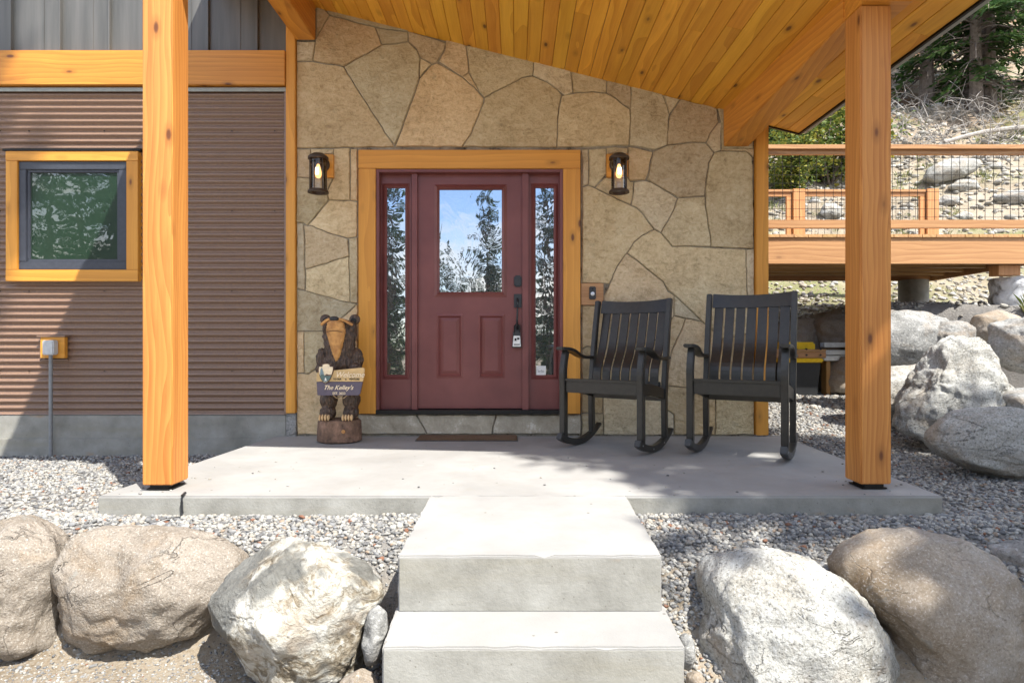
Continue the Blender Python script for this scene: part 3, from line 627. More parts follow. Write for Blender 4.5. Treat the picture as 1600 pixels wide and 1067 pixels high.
ob = empty('outlet_box', 'grey outdoor outlet box on a yellow wood block with grey conduit running into the gravel', 'outlet', (PX(78, 5.28), 5.29, PZ(545, 5.28)))
m = MB(); rect(m, 64, 526, 102, 559, 5.262, 5.30, 5.27); m.build('wood_block', M_trimX, ob, bevel=0.003)
m = MB(); rect(m, 60, 523.5, 104, 525.8, 5.25, 5.30, 5.27); rect(m, 60, 523.5, 62, 563, 5.285, 5.30, 5.27); rect(m, 60, 561, 104, 563, 5.285, 5.30, 5.27); m.build('flashing', M_corr, ob)
m = MB(); rect(m, 68, 531, 86, 554, 5.20, 5.2615, 5.22); m.build('cover', M_ltgrey, ob, bevel=0.008)
m = MB(); m.tube([(PX(79, 5.23), 5.232, PZ(554, 5.23)), (PX(79, 5.23), 5.232, -0.3)], .0145, 12); m.build('conduit', M_conduit, ob, smooth=True)

lb = empty('lockbox', 'small white and black key lockbox hanging from the front door handle', 'lockbox', (PX(807.5, 5.27), 5.27, PZ(541, 5.27)))
m = MB(); m.prism([(PX(801, 5.25), PZ(541, 5.25)), (PX(814, 5.25), PZ(541, 5.25)), (PX(812.5, 5.25), PZ(524, 5.25)), (PX(802.5, 5.25), PZ(524, 5.25))], 5.244, 5.268); m.build('face', M_white, lb, bevel=0.003)
m = MB(); m.prism([(PX(800, 5.25), PZ(543, 5.25)), (PX(815, 5.25), PZ(543, 5.25)), (PX(813, 5.25), PZ(517, 5.25)), (PX(802, 5.25), PZ(517, 5.25))], 5.262, 5.285); m.build('body', M_black, lb, bevel=0.003)
m = MB(); m.tube([P(803.5, 519, 5.262), P(803.5, 509, 5.256), P(807.8, 504, 5.252), P(812, 509, 5.256), P(812, 519, 5.262)], .0045, 8); m.build('shackle', M_dark, lb, smooth=True)
for a in ((804, 528, 807, 532), (808, 527, 811.5, 530), (803, 537, 812, 538.5)): m = MB(); rect(m, *a, 5.2415, 5.244, 5.25); m.build('dial_mark', M_dark, lb)

# ------------------------------------------------------------------ patio and steps
SY = 1.0
yfp = 3.243
m = MB(); poly = [(PX(152, yfp), yfp), (PX(1474, yfp), yfp), (PX(1222, 5.31), 5.31), (PX(430, 5.31), 5.31)]
m.prism(poly, -0.20, 0.0, 'xy'); patio = m.build('patio', M_conc, None, bevel=0.008); tag(patio, kind='structure')
# formed edge of the slab
m = MB(); m.box(PX(152, yfp) + .01, PX(1474, yfp) - .01, yfp - 0.003, yfp + 0.02, -0.2, -0.011); fe = m.build('patio_edge', M_form, patio)
st = empty('concrete_steps', 'pale concrete steps leading up to the patio in front of the door', 'steps', (0.03, 2.45, -0.7))
def rough(o, cuts=26, amp=.0028, bev=.006, hard=True):
    bm = bmesh.new(); bm.from_mesh(o.data)
    es = [e for e in bm.edges if e.calc_length() > .12]; bmesh.ops.subdivide_edges(bm, edges=es, cuts=cuts, use_grid_fill=True)
    for v in bm.verts:
        q = v.co * 14; a = noise.noise_vector(q) * amp + noise.noise_vector(v.co * 47) * amp * .6
        ed = any(len(e.link_faces) == 2 and e.calc_face_angle(0) > .7 for e in v.link_edges); v.co += a * (1.0 if ed else .25)
        if ed and noise.noise(v.co * 21 + Vector((5, 5, 5))) > .48: v.co.z -= amp * 1.6
    es = [e for e in bm.edges if len(e.link_faces) == 2 and e.calc_face_angle(0) > .7]
    bmesh.ops.bevel(bm, geom=es, offset=bev, segments=2, affect='EDGES', clamp_overlap=True)
    bm.to_mesh(o.data); bm.free(); o.data.polygons.foreach_set('use_smooth', [True] * len(o.data.polygons))
    try: o.data.set_sharp_from_angle(angle=R(35))
    except Exception: pass
def tread(pxb0, pxb1, pyb, Yb, pxf0, pxf1, pyf, Yf_, zb, name):
    a, b, c, d = P(pxb0, pyb, Yb), P(pxb1, pyb, Yb), P(pxf1, pyf, Yf_), P(pxf0, pyf, Yf_)
    top = [Vector((v.x, v.y, v.z)) for v in (a, b, c, d)]; m = MB()
    vs = top + [Vector((v.x, v.y, zb)) for v in top]
    m.add(vs, [(0, 1, 2, 3), (7, 6, 5, 4), (0, 3, 7, 4), (1, 0, 4, 5), (2, 1, 5, 6), (3, 2, 6, 7)])
    for i, ed in enumerate(m.v): pass
    return m, c, d, zb
Yl = 2.449; Yt = 2.133; Yt2 = 1.80
m, c_, d_, zb = tread(672, 978, 773.5, 3.239, 622, 1034, 867, Yl, -1.0, 'l'); rough(m.build('step', M_conc, st))
m, c2, d2, zb = tread(620, 1037, 945, Yl + .06, 597, 1070, 1010, Yt, -1.0, 't'); rough(m.build('step', M_conc, st))
MB().box(PX(594, Yt) - .01, PX(1073, Yt) + .01, Yt2, Yt + .05, -1.0, PZ(1010, Yt) - 0.2).build('step', M_conc, st, bevel=0.009)
MB().box(d_.x + .006, c_.x - .006, Yl - .003, Yl + .03, PZ(945, Yl) - .02, d_.z - .012).build('riser', M_form, st)
MB().box(d2.x + .006, c2.x - .006, Yt - .003, Yt + .03, -1.0, d2.z - .012).build('riser', M_form, st)

mat_ = empty('doormat', 'brown coir doormat lying on the patio in front of the door', 'doormat', (PX(728, 5.1), 5.13, 0))
g = NG('coir'); v = g.obj(); n = g.noise(v, 300, 3, .7); n2 = g.noise(v, 7, 3)
c = g.mix(g.rng(n, .35, .65), (0.10, 0.055, 0.03), (0.26, 0.16, 0.09)); c = g.mix(g.rng(n2, .45, .6, 0, .5), c, (0.14, 0.075, 0.04)); g.bump(n, 1.0, .01); M_coir = g.fin(c, .95)
m = MB(); m.box(PX(650, 5.03), PX(808, 5.03), 5.03, 5.25, 0.001, 0.02); m.build('pile', M_coir, mat_, bevel=.006)
m = MB(); m.box(PX(650, 5.03) - .006, PX(808, 5.03) + .006, 5.024, 5.256, 0.0015, 0.008); m.build('backing', M_black, mat_, bevel=.001)
# ------------------------------------------------------------------ ground
def ss(a, b, x):
    t = np.clip((x - a) / (b - a), 0, 1); return t * t * (3 - 2 * t)
def gz(X, Y):
    X = np.asarray(X, float); Y = np.asarray(Y, float)
    base = np.where(Y > 3.2, -0.10 - 0.07 * ss(3.3, 5.0, Y) * ss(-1.5, -2.6, X), -0.10)
    base = base + ss(2.0, 2.6, X) * ss(4.0, 7.3, Y) * 0.30
    low = -0.44 - 0.05 * ss(2, 0, Y)
    side = ss(0.75, 0.2, np.abs(X - 0.03))
    cut = np.where(X < 0, ss(2.98, 2.55, Y), ss(2.80, 2.15, Y))
    z = base + (low - base) * cut
    z = z - 0.11 * ss(3.2, 2.75, Y)
    # bank held by the boulders, then the hillside
    bank = ss(0, 1, (Y - 7.75 + 1.5 * ss(3.7, 4.2, X) + 0.8 * ss(4.2, 5.4, X)) / 0.5) * ss(1.9, 2.3, X)
    z = z + bank * (1.05 - ss(7.0, 9.0, Y) * 0.15)
    hill = np.maximum(0, Y - 8.2) * 0.60 + 0.03 * np.maximum(0, Y - 8.2) * np.clip(X - 5, -4, 10) * 0.35
    hill = np.where(Y > 60, 31 + (Y - 60) * 0.25 + hill * 0, hill)
    z = z + hill
    # slope falls away gently in front
    z = z - 0.05 * np.maximum(0, 1.0 - Y)
    z = np.where(Y < -30, -2.17 + (Y + 30) * 0.0, z)
    return z
def nzv(X, Y, s, a):
    return np.array([noise.noise(Vector((x * s, y * s, 1.7))) * a for x, y in zip(X, Y)])
def axis(pts):
    o = [pts[0][0]]
    for (a, _), (b, d) in zip(pts[:-1], pts[1:]):
        n = max(1, int(round((b - a) / d))); o += [a + (b - a) * (k + 1) / n for k in range(n)]
    return np.array(o)
ax_ = axis([(-400, 0), (-60, 60), (-12, 6), (-5, 0.5), (1.8, 0.10), (8, 0.08), (16, 0.25), (40, 1.5), (400, 60)])
ay_ = axis([(-400, 0), (-60, 60), (-8, 4), (1.0, 0.6), (8.4, 0.07), (16, 0.16), (30, 0.5), (60, 2.5), (400, 40)])
GX, GY = np.meshgrid(ax_, ay_); gx, gy = GX.ravel(), GY.ravel()
gzv = gz(gx, gy)
far = ss(7, 12, gy)
gzv = gzv + nzv(gx, gy, 0.9, 1) * (0.02 + 0.26 * far) + nzv(gx, gy, 3.7, 1) * (0.008 + 0.07 * far) + nzv(gx, gy, 0.22, 1) * 0.6 * ss(11, 25, gy)
nx, ny = len(ax_), len(ay_)
fc = [(j * nx + i, j * nx + i + 1, (j + 1) * nx + i + 1, (j + 1) * nx + i) for j in range(ny - 1) for i in range(nx - 1)]
me = bpy.data.meshes.new('ground'); me.from_pydata(list(zip(gx.tolist(), gy.tolist(), gzv.tolist())), [], fc)
me.polygons.foreach_set('use_smooth', [True] * len(fc)); me.update()
tag(link('ground', me, M_ground), kind='structure')
def ground_at(x, y):
    i = min(max(np.searchsorted(ax_, x) - 1, 0), nx - 2); j = min(max(np.searchsorted(ay_, y) - 1, 0), ny - 2)
    u = (x - ax_[i]) / (ax_[i + 1] - ax_[i]); v = (y - ay_[j]) / (ay_[j + 1] - ay_[j]); q = gzv.reshape(ny, nx)
    return float(q[j, i] * (1 - u) * (1 - v) + q[j, i + 1] * u * (1 - v) + q[j + 1, i] * (1 - u) * v + q[j + 1, i + 1] * u * v)

# ------------------------------------------------------------------ scattered stones as stuff
def scatter(name, mat, regs, seed, kind='stuff'):
    rs = np.random.RandomState(seed)
    bm = bmesh.new(); bmesh.ops.create_icosphere(bm, subdivisions=1, radius=1)
    base = np.array([v.co[:] for v in bm.verts]); bf = np.array([[v.index for v in f.verts] for f in bm.faces]); bm.free()
    bases = []
    for k in range(14):
        b = base.copy(); b *= (1 + rs.uniform(-0.30, 0.22, (len(b), 1)))
        for q in range(3):
            d = rs.normal(size=3); d /= np.linalg.norm(d); dd = b @ d; lim = rs.uniform(.45, .75); b -= np.outer(np.maximum(0, dd - lim), d)
        bases.append(b)
    bases = np.array(bases); V = []; Fc = []; n0 = 0
    for (x0, x1, y0, y1, n, s0, s1, test, lift) in regs:
        X = rs.uniform(x0, x1, n); Y = rs.uniform(y0, y1, n)
        if test: k = test(X, Y); X, Y = X[k], Y[k]
        n = len(X)
        if not n: continue
        Z = np.array([ground_at(a, b) for a, b in zip(X, Y)])
        sz = np.exp(rs.uniform(np.log(s0), np.log(s1), n))
        sc = np.stack([sz * rs.uniform(.8, 1.35, n), sz * rs.uniform(.7, 1.0, n), sz * rs.uniform(.45, .8, n)], 1)
        # random rotation mostly about z, some tilt
        a = rs.uniform(0, 2 * np.pi, n); t = rs.normal(0, .45, n); t2 = rs.uniform(0, 2 * np.pi, n)
        ca, sa, ct, st_ = np.cos(a), np.sin(a), np.cos(t), np.sin(t)
        Rz = np.zeros((n, 3, 3)); Rz[:, 0, 0] = ca; Rz[:, 0, 1] = -sa; Rz[:, 1, 0] = sa; Rz[:, 1, 1] = ca; Rz[:, 2, 2] = 1
        Rx = np.zeros((n, 3, 3)); Rx[:, 0, 0] = 1; Rx[:, 1, 1] = ct; Rx[:, 1, 2] = -st_; Rx[:, 2, 1] = st_; Rx[:, 2, 2] = ct
        RR = np.einsum('nij,njk->nik', Rz, Rx)
        bs = bases[rs.randint(0, 14, n)] * sc[:, None, :]
        v = np.einsum('nij,nvj->nvi', RR, bs) + np.stack([X, Y, Z + sz * rs.uniform(*lift, n)], 1)[:, None, :]
        V.append(v.reshape(-1, 3)); nb = base.shape[0]
        Fc.append((bf[None] + (np.arange(n) * nb)[:, None, None] + n0).reshape(-1, 3)); n0 += n * nb
    V = np.concatenate(V); Fc = np.concatenate(Fc)
    me = bpy.data.meshes.new(name); me.vertices.add(len(V)); me.vertices.foreach_set('co', V.ravel())
    me.loops.add(Fc.size); me.loops.foreach_set('vertex_index', Fc.ravel()); me.polygons.add(len(Fc))
    me.polygons.foreach_set('loop_start', np.arange(0, Fc.size, 3)); me.update(calc_edges=True)
    o = link(name, me, mat); return tag(o, kind=kind)
def no_slab(X, Y):
    xl = -2.205 + (Y - 3.243) * 0.058; xr = 2.257 + (Y - 3.243) * 0.020
    on = (Y > 3.235) & (Y < 5.4) & (X > xl) & (X < xr)
    steps = (np.abs(X - 0.03) < 0.50) & (Y < 3.3)
    return ~(on | steps)
def bed(X, Y): return no_slab(X, Y) & ((X > -0.45) | (Y > 2.86))
GR = [(-3.6, 4.6, 2.62, 3.32, 30000, .009, .021, bed, (-.1, .5)), (-6.5, -1.6, 3.2, 5.32, 22000, .010, .019, no_slab, (-.1, .5)),
      (2.0, 4.9, 3.1, 5.4, 16000, .010, .019, no_slab, (-.1, .5)), (1.9, 4.4, 5.3, 7.5, 9000, .012, .022, None, (-.1, .4)),
      (-0.75, -0.40, 2.15, 2.7, 1000, .008, .017, no_slab, (-.1, .5)), (0.5, 0.95, 1.8, 2.7, 2600, .008, .017, no_slab, (-.1, .5)),
      (-3.5, 3.5, 1.6, 2.95, 14000, .002, .0065, no_slab, (-.1, .3)), (-3.5, 3.5, 1.6, 2.95, 420, .008, .017, no_slab, (-.1, .3)), (-3.5, -0.5, 1.9, 2.95, 9000, .004, .010, no_slab, (-.2, .3))]
tag(scatter('gravel', M_gravel, GR, 3), 'grey and white crushed gravel around the patio', 'gravel')
hs = lambda X, Y: (X > Y * 0.36) & (X < Y * 0.95)
HR = [(1.9, 9, 7.3, 10.5, 4200, .012, .06, hs, (0, .4)), (1.9, 9, 6.2, 9, 1800, .015, .05, hs, (0, .4)), (3, 15, 10, 16, 4500, .02, .10, hs, (0, .4)), (5, 24, 15, 26, 3000, .03, .14, hs, (0, .4)), (8, 40, 25, 50, 1200, .06, .3, hs, (0, .4))]
tag(scatter('hillside_rubble', M_hrock, HR, 8), 'loose pale rubble strewn over the hillside', 'rubble')

# ------------------------------------------------------------------ boulders with measured silhouettes
def boulder(name, label, mat, pts, Y, depth=0.8, seed=1, rough=0.05, cuts=0, pw=0.42, group=None, sub=6, cat='boulder', cutlim=(.70, .9)):
    rnd = random.Random(seed); w_ = [Vector((PX(a, Y), PZ(b, Y))) for a, b in pts]
    A = 0; c = Vector((0, 0))
    for i in range(len(w_)):
        p, q = w_[i], w_[(i + 1) % len(w_)]; k = p.x * q.y - q.x * p.y; A += k; c += (p + q) * k
    c /= 3 * A; w_ = [p - c for p in w_]
    def Rad(t):
        d = Vector((math.cos(t), math.sin(t))); best = 0
        for i in range(len(w_)):
            p, q = w_[i], w_[(i + 1) % len(w_)]; e = q - p; den = d.x * e.y - d.y * e.x
            if abs(den) < 1e-9: continue
            s = (p.x * e.y - p.y * e.x) / den; u = (p.x * d.y - p.y * d.x) / den
            if s > 0 and -1e-6 <= u <= 1 + 1e-6: best = max(best, s)
        return best
    tab = [Rad(2 * math.pi * k / 144 - math.pi) for k in range(144)]
    tab = [sum(tab[(k + j) % 144] * w2 for j, w2 in ((-2, .1), (-1, .2), (0, .4), (1, .2), (2, .1))) for k in range(144)]
    mr = sum(tab) / 144; ry = mr * depth
    bm = bmesh.new(); bmesh.ops.create_icosphere(bm, subdivisions=sub, radius=1)
    cutp = []
    for k in range(cuts):
        d = Vector((rnd.uniform(-1, 1), rnd.uniform(-1.3, 0.3), rnd.uniform(-.7, 1))).normalized(); cutp.append((d, rnd.uniform(*cutlim)))
    off = Vector((seed * 7.3, seed * 1.9, seed * 3.1))
    for v in bm.verts:
        d = v.co.normalized(); t = (math.atan2(d.z, d.x) + math.pi) / (2 * math.pi) * 144; k = int(t) % 144; f = t - int(t)
        r = tab[k] * (1 - f) + tab[(k + 1) % 144] * f
        rho = math.sqrt(max(0, d.x * d.x + d.z * d.z)); rr = rho ** (2 * pw) if rho > 0 else 0
        yy = math.copysign(abs(d.y) ** (2 * pw + .1), d.y)
        h = math.hypot(d.x, d.z) or 1
        u = Vector((d.x / h * rr, yy, d.z / h * rr))
        for cd, cl in cutp:
            e = u.dot(cd) - cl
            if e > 0: u -= cd * e * 0.92
        p = Vector((u.x * r, u.y * ry, u.z * r))
        n1 = noise.fractal(d * 1.6 + off, 1.0, 2.1, 3); n2 = noise.fractal(d * 5 + off, 0.9, 2.1, 4); n3 = noise.fractal(d * 16 + off, .8, 2.1, 3)
        rf = rough * 1.3
        p *= 1 + (n1 * rf * (0.6 + abs(d.y)) + n2 * rf * .42 + n3 * rf * .14)
        v.co = p
    me = bpy.data.meshes.new(name); bm.to_mesh(me); bm.free(); me.polygons.foreach_set('use_smooth', [True] * len(me.polygons))
    o = link(name, me, mat); o.location = (c.x, Y, c.y); return tag(o, label, cat, group)
FG = 'boulders edging the front gravel bed'
boulder('boulder', 'pinkish grey boulder cut off by the left edge of the photo', M_bpink, [(-120, 840), (-40, 815), (20, 812), (55, 818), (88, 838), (106, 866), (104, 900), (94, 935), (95, 975), (103, 1000), (60, 1018), (-20, 1030), (-110, 1030), (-150, 940)], 2.72, .75, 11, .055, cuts=5, cutlim=(.8, .95), group=FG)
boulder('boulder', 'wide pink rounded boulder left of the jagged rock, in front of the left post', M_bpink, [(94, 900), (103, 862), (120, 838), (150, 827), (220, 824), (300, 832), (352, 848), (382, 872), (385, 920), (350, 950), (330, 985), (250, 1003), (160, 1006), (112, 992), (98, 950)], 2.72, .7, 12, .055, cuts=7, group=FG, pw=.42, cutlim=(.8, .95))
boulder('boulder', 'jagged white boulder streaked grey and brown, left of the steps', M_gneiss, [(325, 985), (336, 925), (350, 890), (395, 852), (425, 838), (480, 848), (525, 862), (568, 884), (596, 925), (586, 990), (572, 1060), (520, 1100), (430, 1100), (400, 1064), (368, 1038)], 2.5, .85, 13, .05, cuts=34, group=FG, pw=.46, sub=7)
boulder('boulder', 'big rounded white speckled boulder right of the steps', M_bwhite, [(1087, 890), (1108, 872), (1150, 865), (1230, 864), (1290, 882), (1335, 920), (1368, 968), (1384, 1030), (1388, 1110), (1250, 1140), (1105, 1120), (1086, 1060), (1090, 1000), (1097, 950)], 2.48, .75, 14, .055, cuts=6, cutlim=(.82, .96), group=FG, pw=.40)
boulder('boulder', 'large tan boulder in tree shade at the lower right corner', M_btan, [(1308, 895), (1330, 868), (1370, 842), (1420, 829), (1490, 838), (1545, 868), (1590, 910), (1640, 980), (1670, 1060), (1640, 1130), (1500, 1150), (1400, 1130), (1384, 1030), (1370, 970), (1330, 930)], 2.55, .75, 15, .055, cuts=6, cutlim=(.82, .96), group=FG, pw=.42)
boulder('boulder', 'dark boulder at the right edge of the photo behind the tan boulder', M_bgrey, [(1556, 852), (1600, 842), (1660, 860), (1680, 930), (1640, 975), (1600, 930), (1568, 905)], 2.85, .9, 16, .07, cuts=6, group=FG, sub=5)
SG = 'small rocks wedged beside the steps'
boulder('rock', 'flat grey slab of rock lying behind the jagged white boulder', M_bgrey, [(515, 865), (545, 868), (575, 885), (597, 905), (594, 935), (560, 930), (520, 900)], 2.66, .9, 21, .06, cuts=8, sub=4, group=SG, cat='rock')
boulder('rock', 'narrow dark grey rock between the jagged boulder and the left side of the steps', M_bgrey, [(575, 955), (590, 942), (606, 952), (605, 985), (592, 1035), (572, 1040), (566, 1000)], 2.42, .9, 22, .05, cuts=5, sub=4, group=SG, cat='rock')
boulder('rock', 'small pale rock below the narrow dark rock, at the foot of the steps', M_btan, [(530, 1064), (560, 1046), (588, 1050), (592, 1080), (560, 1100), (530, 1095)], 2.2, .9, 23, .05, cuts=5, sub=4, group=SG, cat='rock')
boulder('rock', 'bluish grey rock beside the right end of the lower step', M_bgrey, [(1060, 996), (1072, 988), (1084, 998), (1086, 1030), (1076, 1046), (1062, 1040)], 2.3, .9, 24, .05, cuts=3, sub=4, group=SG, cat='rock')
boulder('rock', 'small tan rock at the bottom edge beside the steps', M_btan, [(1072, 1052), (1086, 1044), (1098, 1054), (1098, 1085), (1074, 1085)], 2.2, .9, 25, .05, cuts=3, sub=4, group=SG, cat='rock')
RG = 'retaining boulders below the deck'
boulder('boulder', 'long low grey boulder in front of the others right of the porch post', M_bwhite, [(1446, 690), (1462, 664), (1495, 642), (1550, 634), (1630, 640), (1690, 690), (1680, 760), (1600, 758), (1520, 735), (1470, 715)], 4.15, .65, 31, .06, group=RG, pw=.40)
boulder('boulder', 'tall peaked white boulder with grey streaks behind the long low one', M_bwhite, [(1400, 640), (1430, 590), (1470, 545), (1500, 530), (1540, 532), (1556, 565), (1572, 600), (1600, 630), (1590, 690), (1510, 705), (1440, 690), (1405, 675)], 4.9, .7, 32, .10, cuts=9, group=RG, sub=6)
boulder('boulder', 'broad grey boulder just right of the porch post under the deck', M_bgrey, [(1330, 510), (1390, 485), (1440, 488), (1478, 500), (1470, 550), (1440, 572), (1390, 578), (1340, 575)], 6.1, .8, 33, .06, group=RG, sub=5)
boulder('boulder', 'small grey rounded boulder between the broad one and the yellowish one', M_bgrey, [(1452, 520), (1470, 502), (1500, 500), (1520, 512), (1515, 545), (1490, 560), (1458, 560)], 5.9, .8, 34, .05, group=RG, sub=5)
boulder('boulder', 'small yellowish boulder below the wrapped deck pier', M_btan, [(1517, 520), (1525, 492), (1560, 484), (1592, 494), (1590, 520), (1560, 533), (1525, 532)], 5.9, .8, 35, .05, group=RG, sub=5)
boulder('boulder', 'upright grey boulder at the right edge beneath the deck', M_bgrey, [(1548, 540), (1560, 505), (1590, 488), (1650, 490), (1670, 560), (1620, 585), (1580, 580), (1555, 565)], 5.1, .8, 36, .08, cuts=6, group=RG, sub=5)
boulder('boulder', 'white boulder low between the porch post and the peaked boulder', M_bwhite, [(1330, 590), (1400, 572), (1440, 568), (1450, 600), (1425, 650), (1370, 660), (1330, 650)], 5.6, .8, 37, .07, group=RG, sub=5)
boulder('boulder', 'brown shaded boulder behind the rocking chair back', M_btan, [(1205, 510), (1250, 497), (1278, 497), (1280, 545), (1265, 580), (1200, 580)], 7.6, .8, 38, .08, cuts=5, group=RG, sub=5)
boulder('boulder', 'dark brown boulder above the grey metal channels', M_btan, [(1274, 500), (1300, 491), (1360, 490), (1370, 540), (1330, 575), (1276, 565)], 7.5, .8, 39, .08, cuts=5, group=RG, sub=5)
boulder('boulder', 'brown boulder at ground level left of the porch post behind the storage tote', M_btan, [(1290, 570), (1310, 556), (1350, 560), (1360, 600), (1330, 618), (1296, 614)], 7.1, .8, 40, .07, cuts=4, group=RG, sub=5)
boulder('boulder', 'grey stone half hidden between the peaked boulder and the right edge', M_bgrey, [(1560, 615), (1600, 605), (1660, 612), (1660, 660), (1600, 660), (1565, 645)], 4.7, .8, 41, .07, cuts=4, group=RG, sub=5)
HG = 'large rocks on the hillside'
def hy(px, py):
    # distance at which the hillside is met along this line of sight
    for k in range(400):
        Y = 7 + k * 0.06
        if PZ(py, Y) < ground_at(PX(px, Y), Y): return Y
    return 30
def hrock(label, pts, mat=M_bgrey, seed=1, **k):
    cx = sum(p[0] for p in pts) / len(pts); by = max(p[1] for p in pts); return boulder('boulder', label, mat, pts, hy(cx, by) + .1, .8, seed, .06, group=HG, sub=5, **k)
hrock('largest pale boulder on the hillside, seen through the deck railing mesh', [(1442, 280), (1450, 262), (1475, 250), (1500, 247), (1530, 252), (1520, 270), (1495, 280), (1460, 288)], M_bwhite, 51)
hrock('flat pale rock just below the largest hillside boulder', [(1480, 292), (1500, 280), (1525, 282), (1530, 296), (1500, 302)], M_bwhite, 52)
hrock('low pale rock beside the far railing post', [(1455, 318), (1475, 305), (1500, 306), (1498, 318), (1470, 324)], M_bgrey, 53, cuts=4)
hrock('long grey rock at the right edge of the hillside', [(1545, 308), (1575, 298), (1620, 296), (1620, 318), (1580, 322), (1560, 316)], M_bgrey, 54, cuts=4)
hrock('bright white rock on the hillside seen between the corner trim and the porch post', [(1280, 335), (1288, 318), (1305, 316), (1318, 328), (1314, 342), (1290, 344)], M_bwhite, 55, cuts=5)
hrock('small pale rock low on the slope in the middle of the near railing', [(1490, 338), (1505, 330), (1518, 334), (1520, 344), (1496, 346)], M_bwhite, 56)
hrock('round stone high on the slope right of the largest hillside boulder', [(1543, 262), (1550, 254), (1565, 254), (1572, 264), (1560, 268)], M_bwhite, 57)

# ------------------------------------------------------------------ deck
YN, YFAR = 6.27, 8.27; zd = PZ(366, YN); zb_ = PZ(412, YN)
deck = empty('raised_deck', 'raised redwood deck with black wire mesh railing on the hillside', 'deck', (3.8, 7.0, 1.0))
xR = PX(1458, YFAR); XL = 2.11; xN = 6.3
MB().box(XL, xN, YN, YN + .04, zb_, zd - .012).build('fascia_board', M_deckX, deck, bevel=.004)
MB().box(XL, xR, YFAR - .04, YFAR, zd - .28, zd - .03).build('rim_joist', M_deckX, deck, bevel=.004)
a = Vector((xR, YFAR)); b = Vector((PX(1600, YN) + .25, YN + .05)); d = (b - a); ang = math.atan2(d.y, d.x)
Mx = Matrix.Translation((a.x, a.y, 0)) @ Matrix.Rotation(ang, 4, 'Z')
MB().box(0.02, d.length, -.05, 0, zd - .28, zd - .03, Mx).build('diagonal_joist', M_deckX, deck, bevel=.004)
for k in range(4):
    y = YN + .42 + k * .40; xe = b.x + (a.x - b.x) * (y - b.y) / (a.y - b.y) - .08
    MB().box(XL, xe, y, y + .04, zd - .24, zd - .032).build('joist', M_deckX, deck)
m = MB(); k = 0; x = XL
while x < b.x + .1:
    ye = YFAR + .02 if x < xR else a.y + (b.y - a.y) * (x + .14 - a.x) / (b.x - a.x)
    if ye > YN + .1: m.box(x, x + .138, YN - .02, ye, zd - .03, zd - .0005)
    x += .145
m.build('deck_boards', M_deckY, deck)
def zr(py, Y): return PZ(py, Y)
MB().box(XL, xN, YN - .035, YN + .10, zr(234, YN), zr(227, YN)).build('handrail', M_deckX, deck, bevel=.004)
MB().box(XL, xN, YN, YN + .04, zr(241, YN), zr(234, YN) - .001).build('top_rail', M_deckX, deck, bevel=.003)
MB().box(XL, xN, YN, YN + .04, zr(356, YN), zr(343, YN)).build('bottom_rail', M_deckX, deck, bevel=.003)
for x in (PX(1357, YN), PX(1640, YN)): MB().box(x - .06, x + .06, YN + .041, YN + .15, zd, zr(235, YN) - .002).build('railing_post', M_deckZ, deck, bevel=.005)
def mesh_panel(x0, x1, z0, z1, y, st=.0865):
    m = MB(); r = .0019
    x = x0 + .02
    while x < x1: m.box(x - r, x + r, y - r, y + r, z0, z1); x += st
    z = z0 + st * .6
    while z < z1: m.box(x0, x1, y - r * 1.6 - .001, y - r - .0002, z - r, z + r); z += st
    return m.build('wire_mesh', M_dark, deck)
mesh_panel(XL, xN, zr(343, YN) - .02, zr(241, YN) + .01, YN + .03)
for pc in (1242, 1448): x = PX(pc, YFAR); MB().box(x - .08, x + .08, YFAR - .13, YFAR - .002, zd - .1, zr(298, YFAR)).build('railing_post', M_deckZ, deck, bevel=.006)
for x0, x1 in ((XL, PX(1232, YFAR)), (PX(1252, YFAR), PX(1438, YFAR))):
    MB().box(x0, x1, YFAR - .12, YFAR - .02, zr(303, YFAR), zr(299, YFAR)).build('handrail', M_deckX, deck, bevel=.003)
    MB().box(x0, x1, YFAR - .10, YFAR - .06, zr(309, YFAR), zr(303.5, YFAR)).build('top_rail', M_deckX, deck, bevel=.003)
    MB().box(x0, x1, YFAR - .10, YFAR - .06, zd + .06, zd + .13).build('bottom_rail', M_deckX, deck, bevel=.003)
    MB().box(x1 - .07, x1, YFAR - .101, YFAR - .061, zd + .131, zr(309.5, YFAR)).build('stile', M_deckZ, deck, bevel=.003)
    mesh_panel(x0, x1 - .07, zd + .1, zr(309, YFAR), YFAR - .07)
g = NG('pier_wrap'); v = g.obj(); n = g.noise(v, 5, 5, .6, 1); c = g.ramp(n, [(.35, (.16, .15, .14)), (.48, (.55, .56, .58)), (.7, (.72, .73, .75))]); g.bump(n, .8, .04); M_wrap = g.fin(c, .5)
xp = PX(1427, 8.1); m = MB(); m.lathe([(.175, 0.8), (.175, zd - .285)], (xp, 8.1, 0), 28); m.build('concrete_pier', M_form, deck, smooth=True)
xp = PX(1592, 6.5); m = MB(); pr = []
for k in range(9): z = 1.05 + k * .055; pr.append((.225 + .012 * math.sin(k * 2.1), z))
m.lathe(pr, (xp, 6.55, 0), 32); m.build('wrapped_pier', M_wrap, deck, smooth=True)
MB().box(PX(1556, 6.4), PX(1590, 6.4), 6.36, 6.5, 1.50, zb_ + .0).build('pier_post', M_deckZ, deck, bevel=.004)

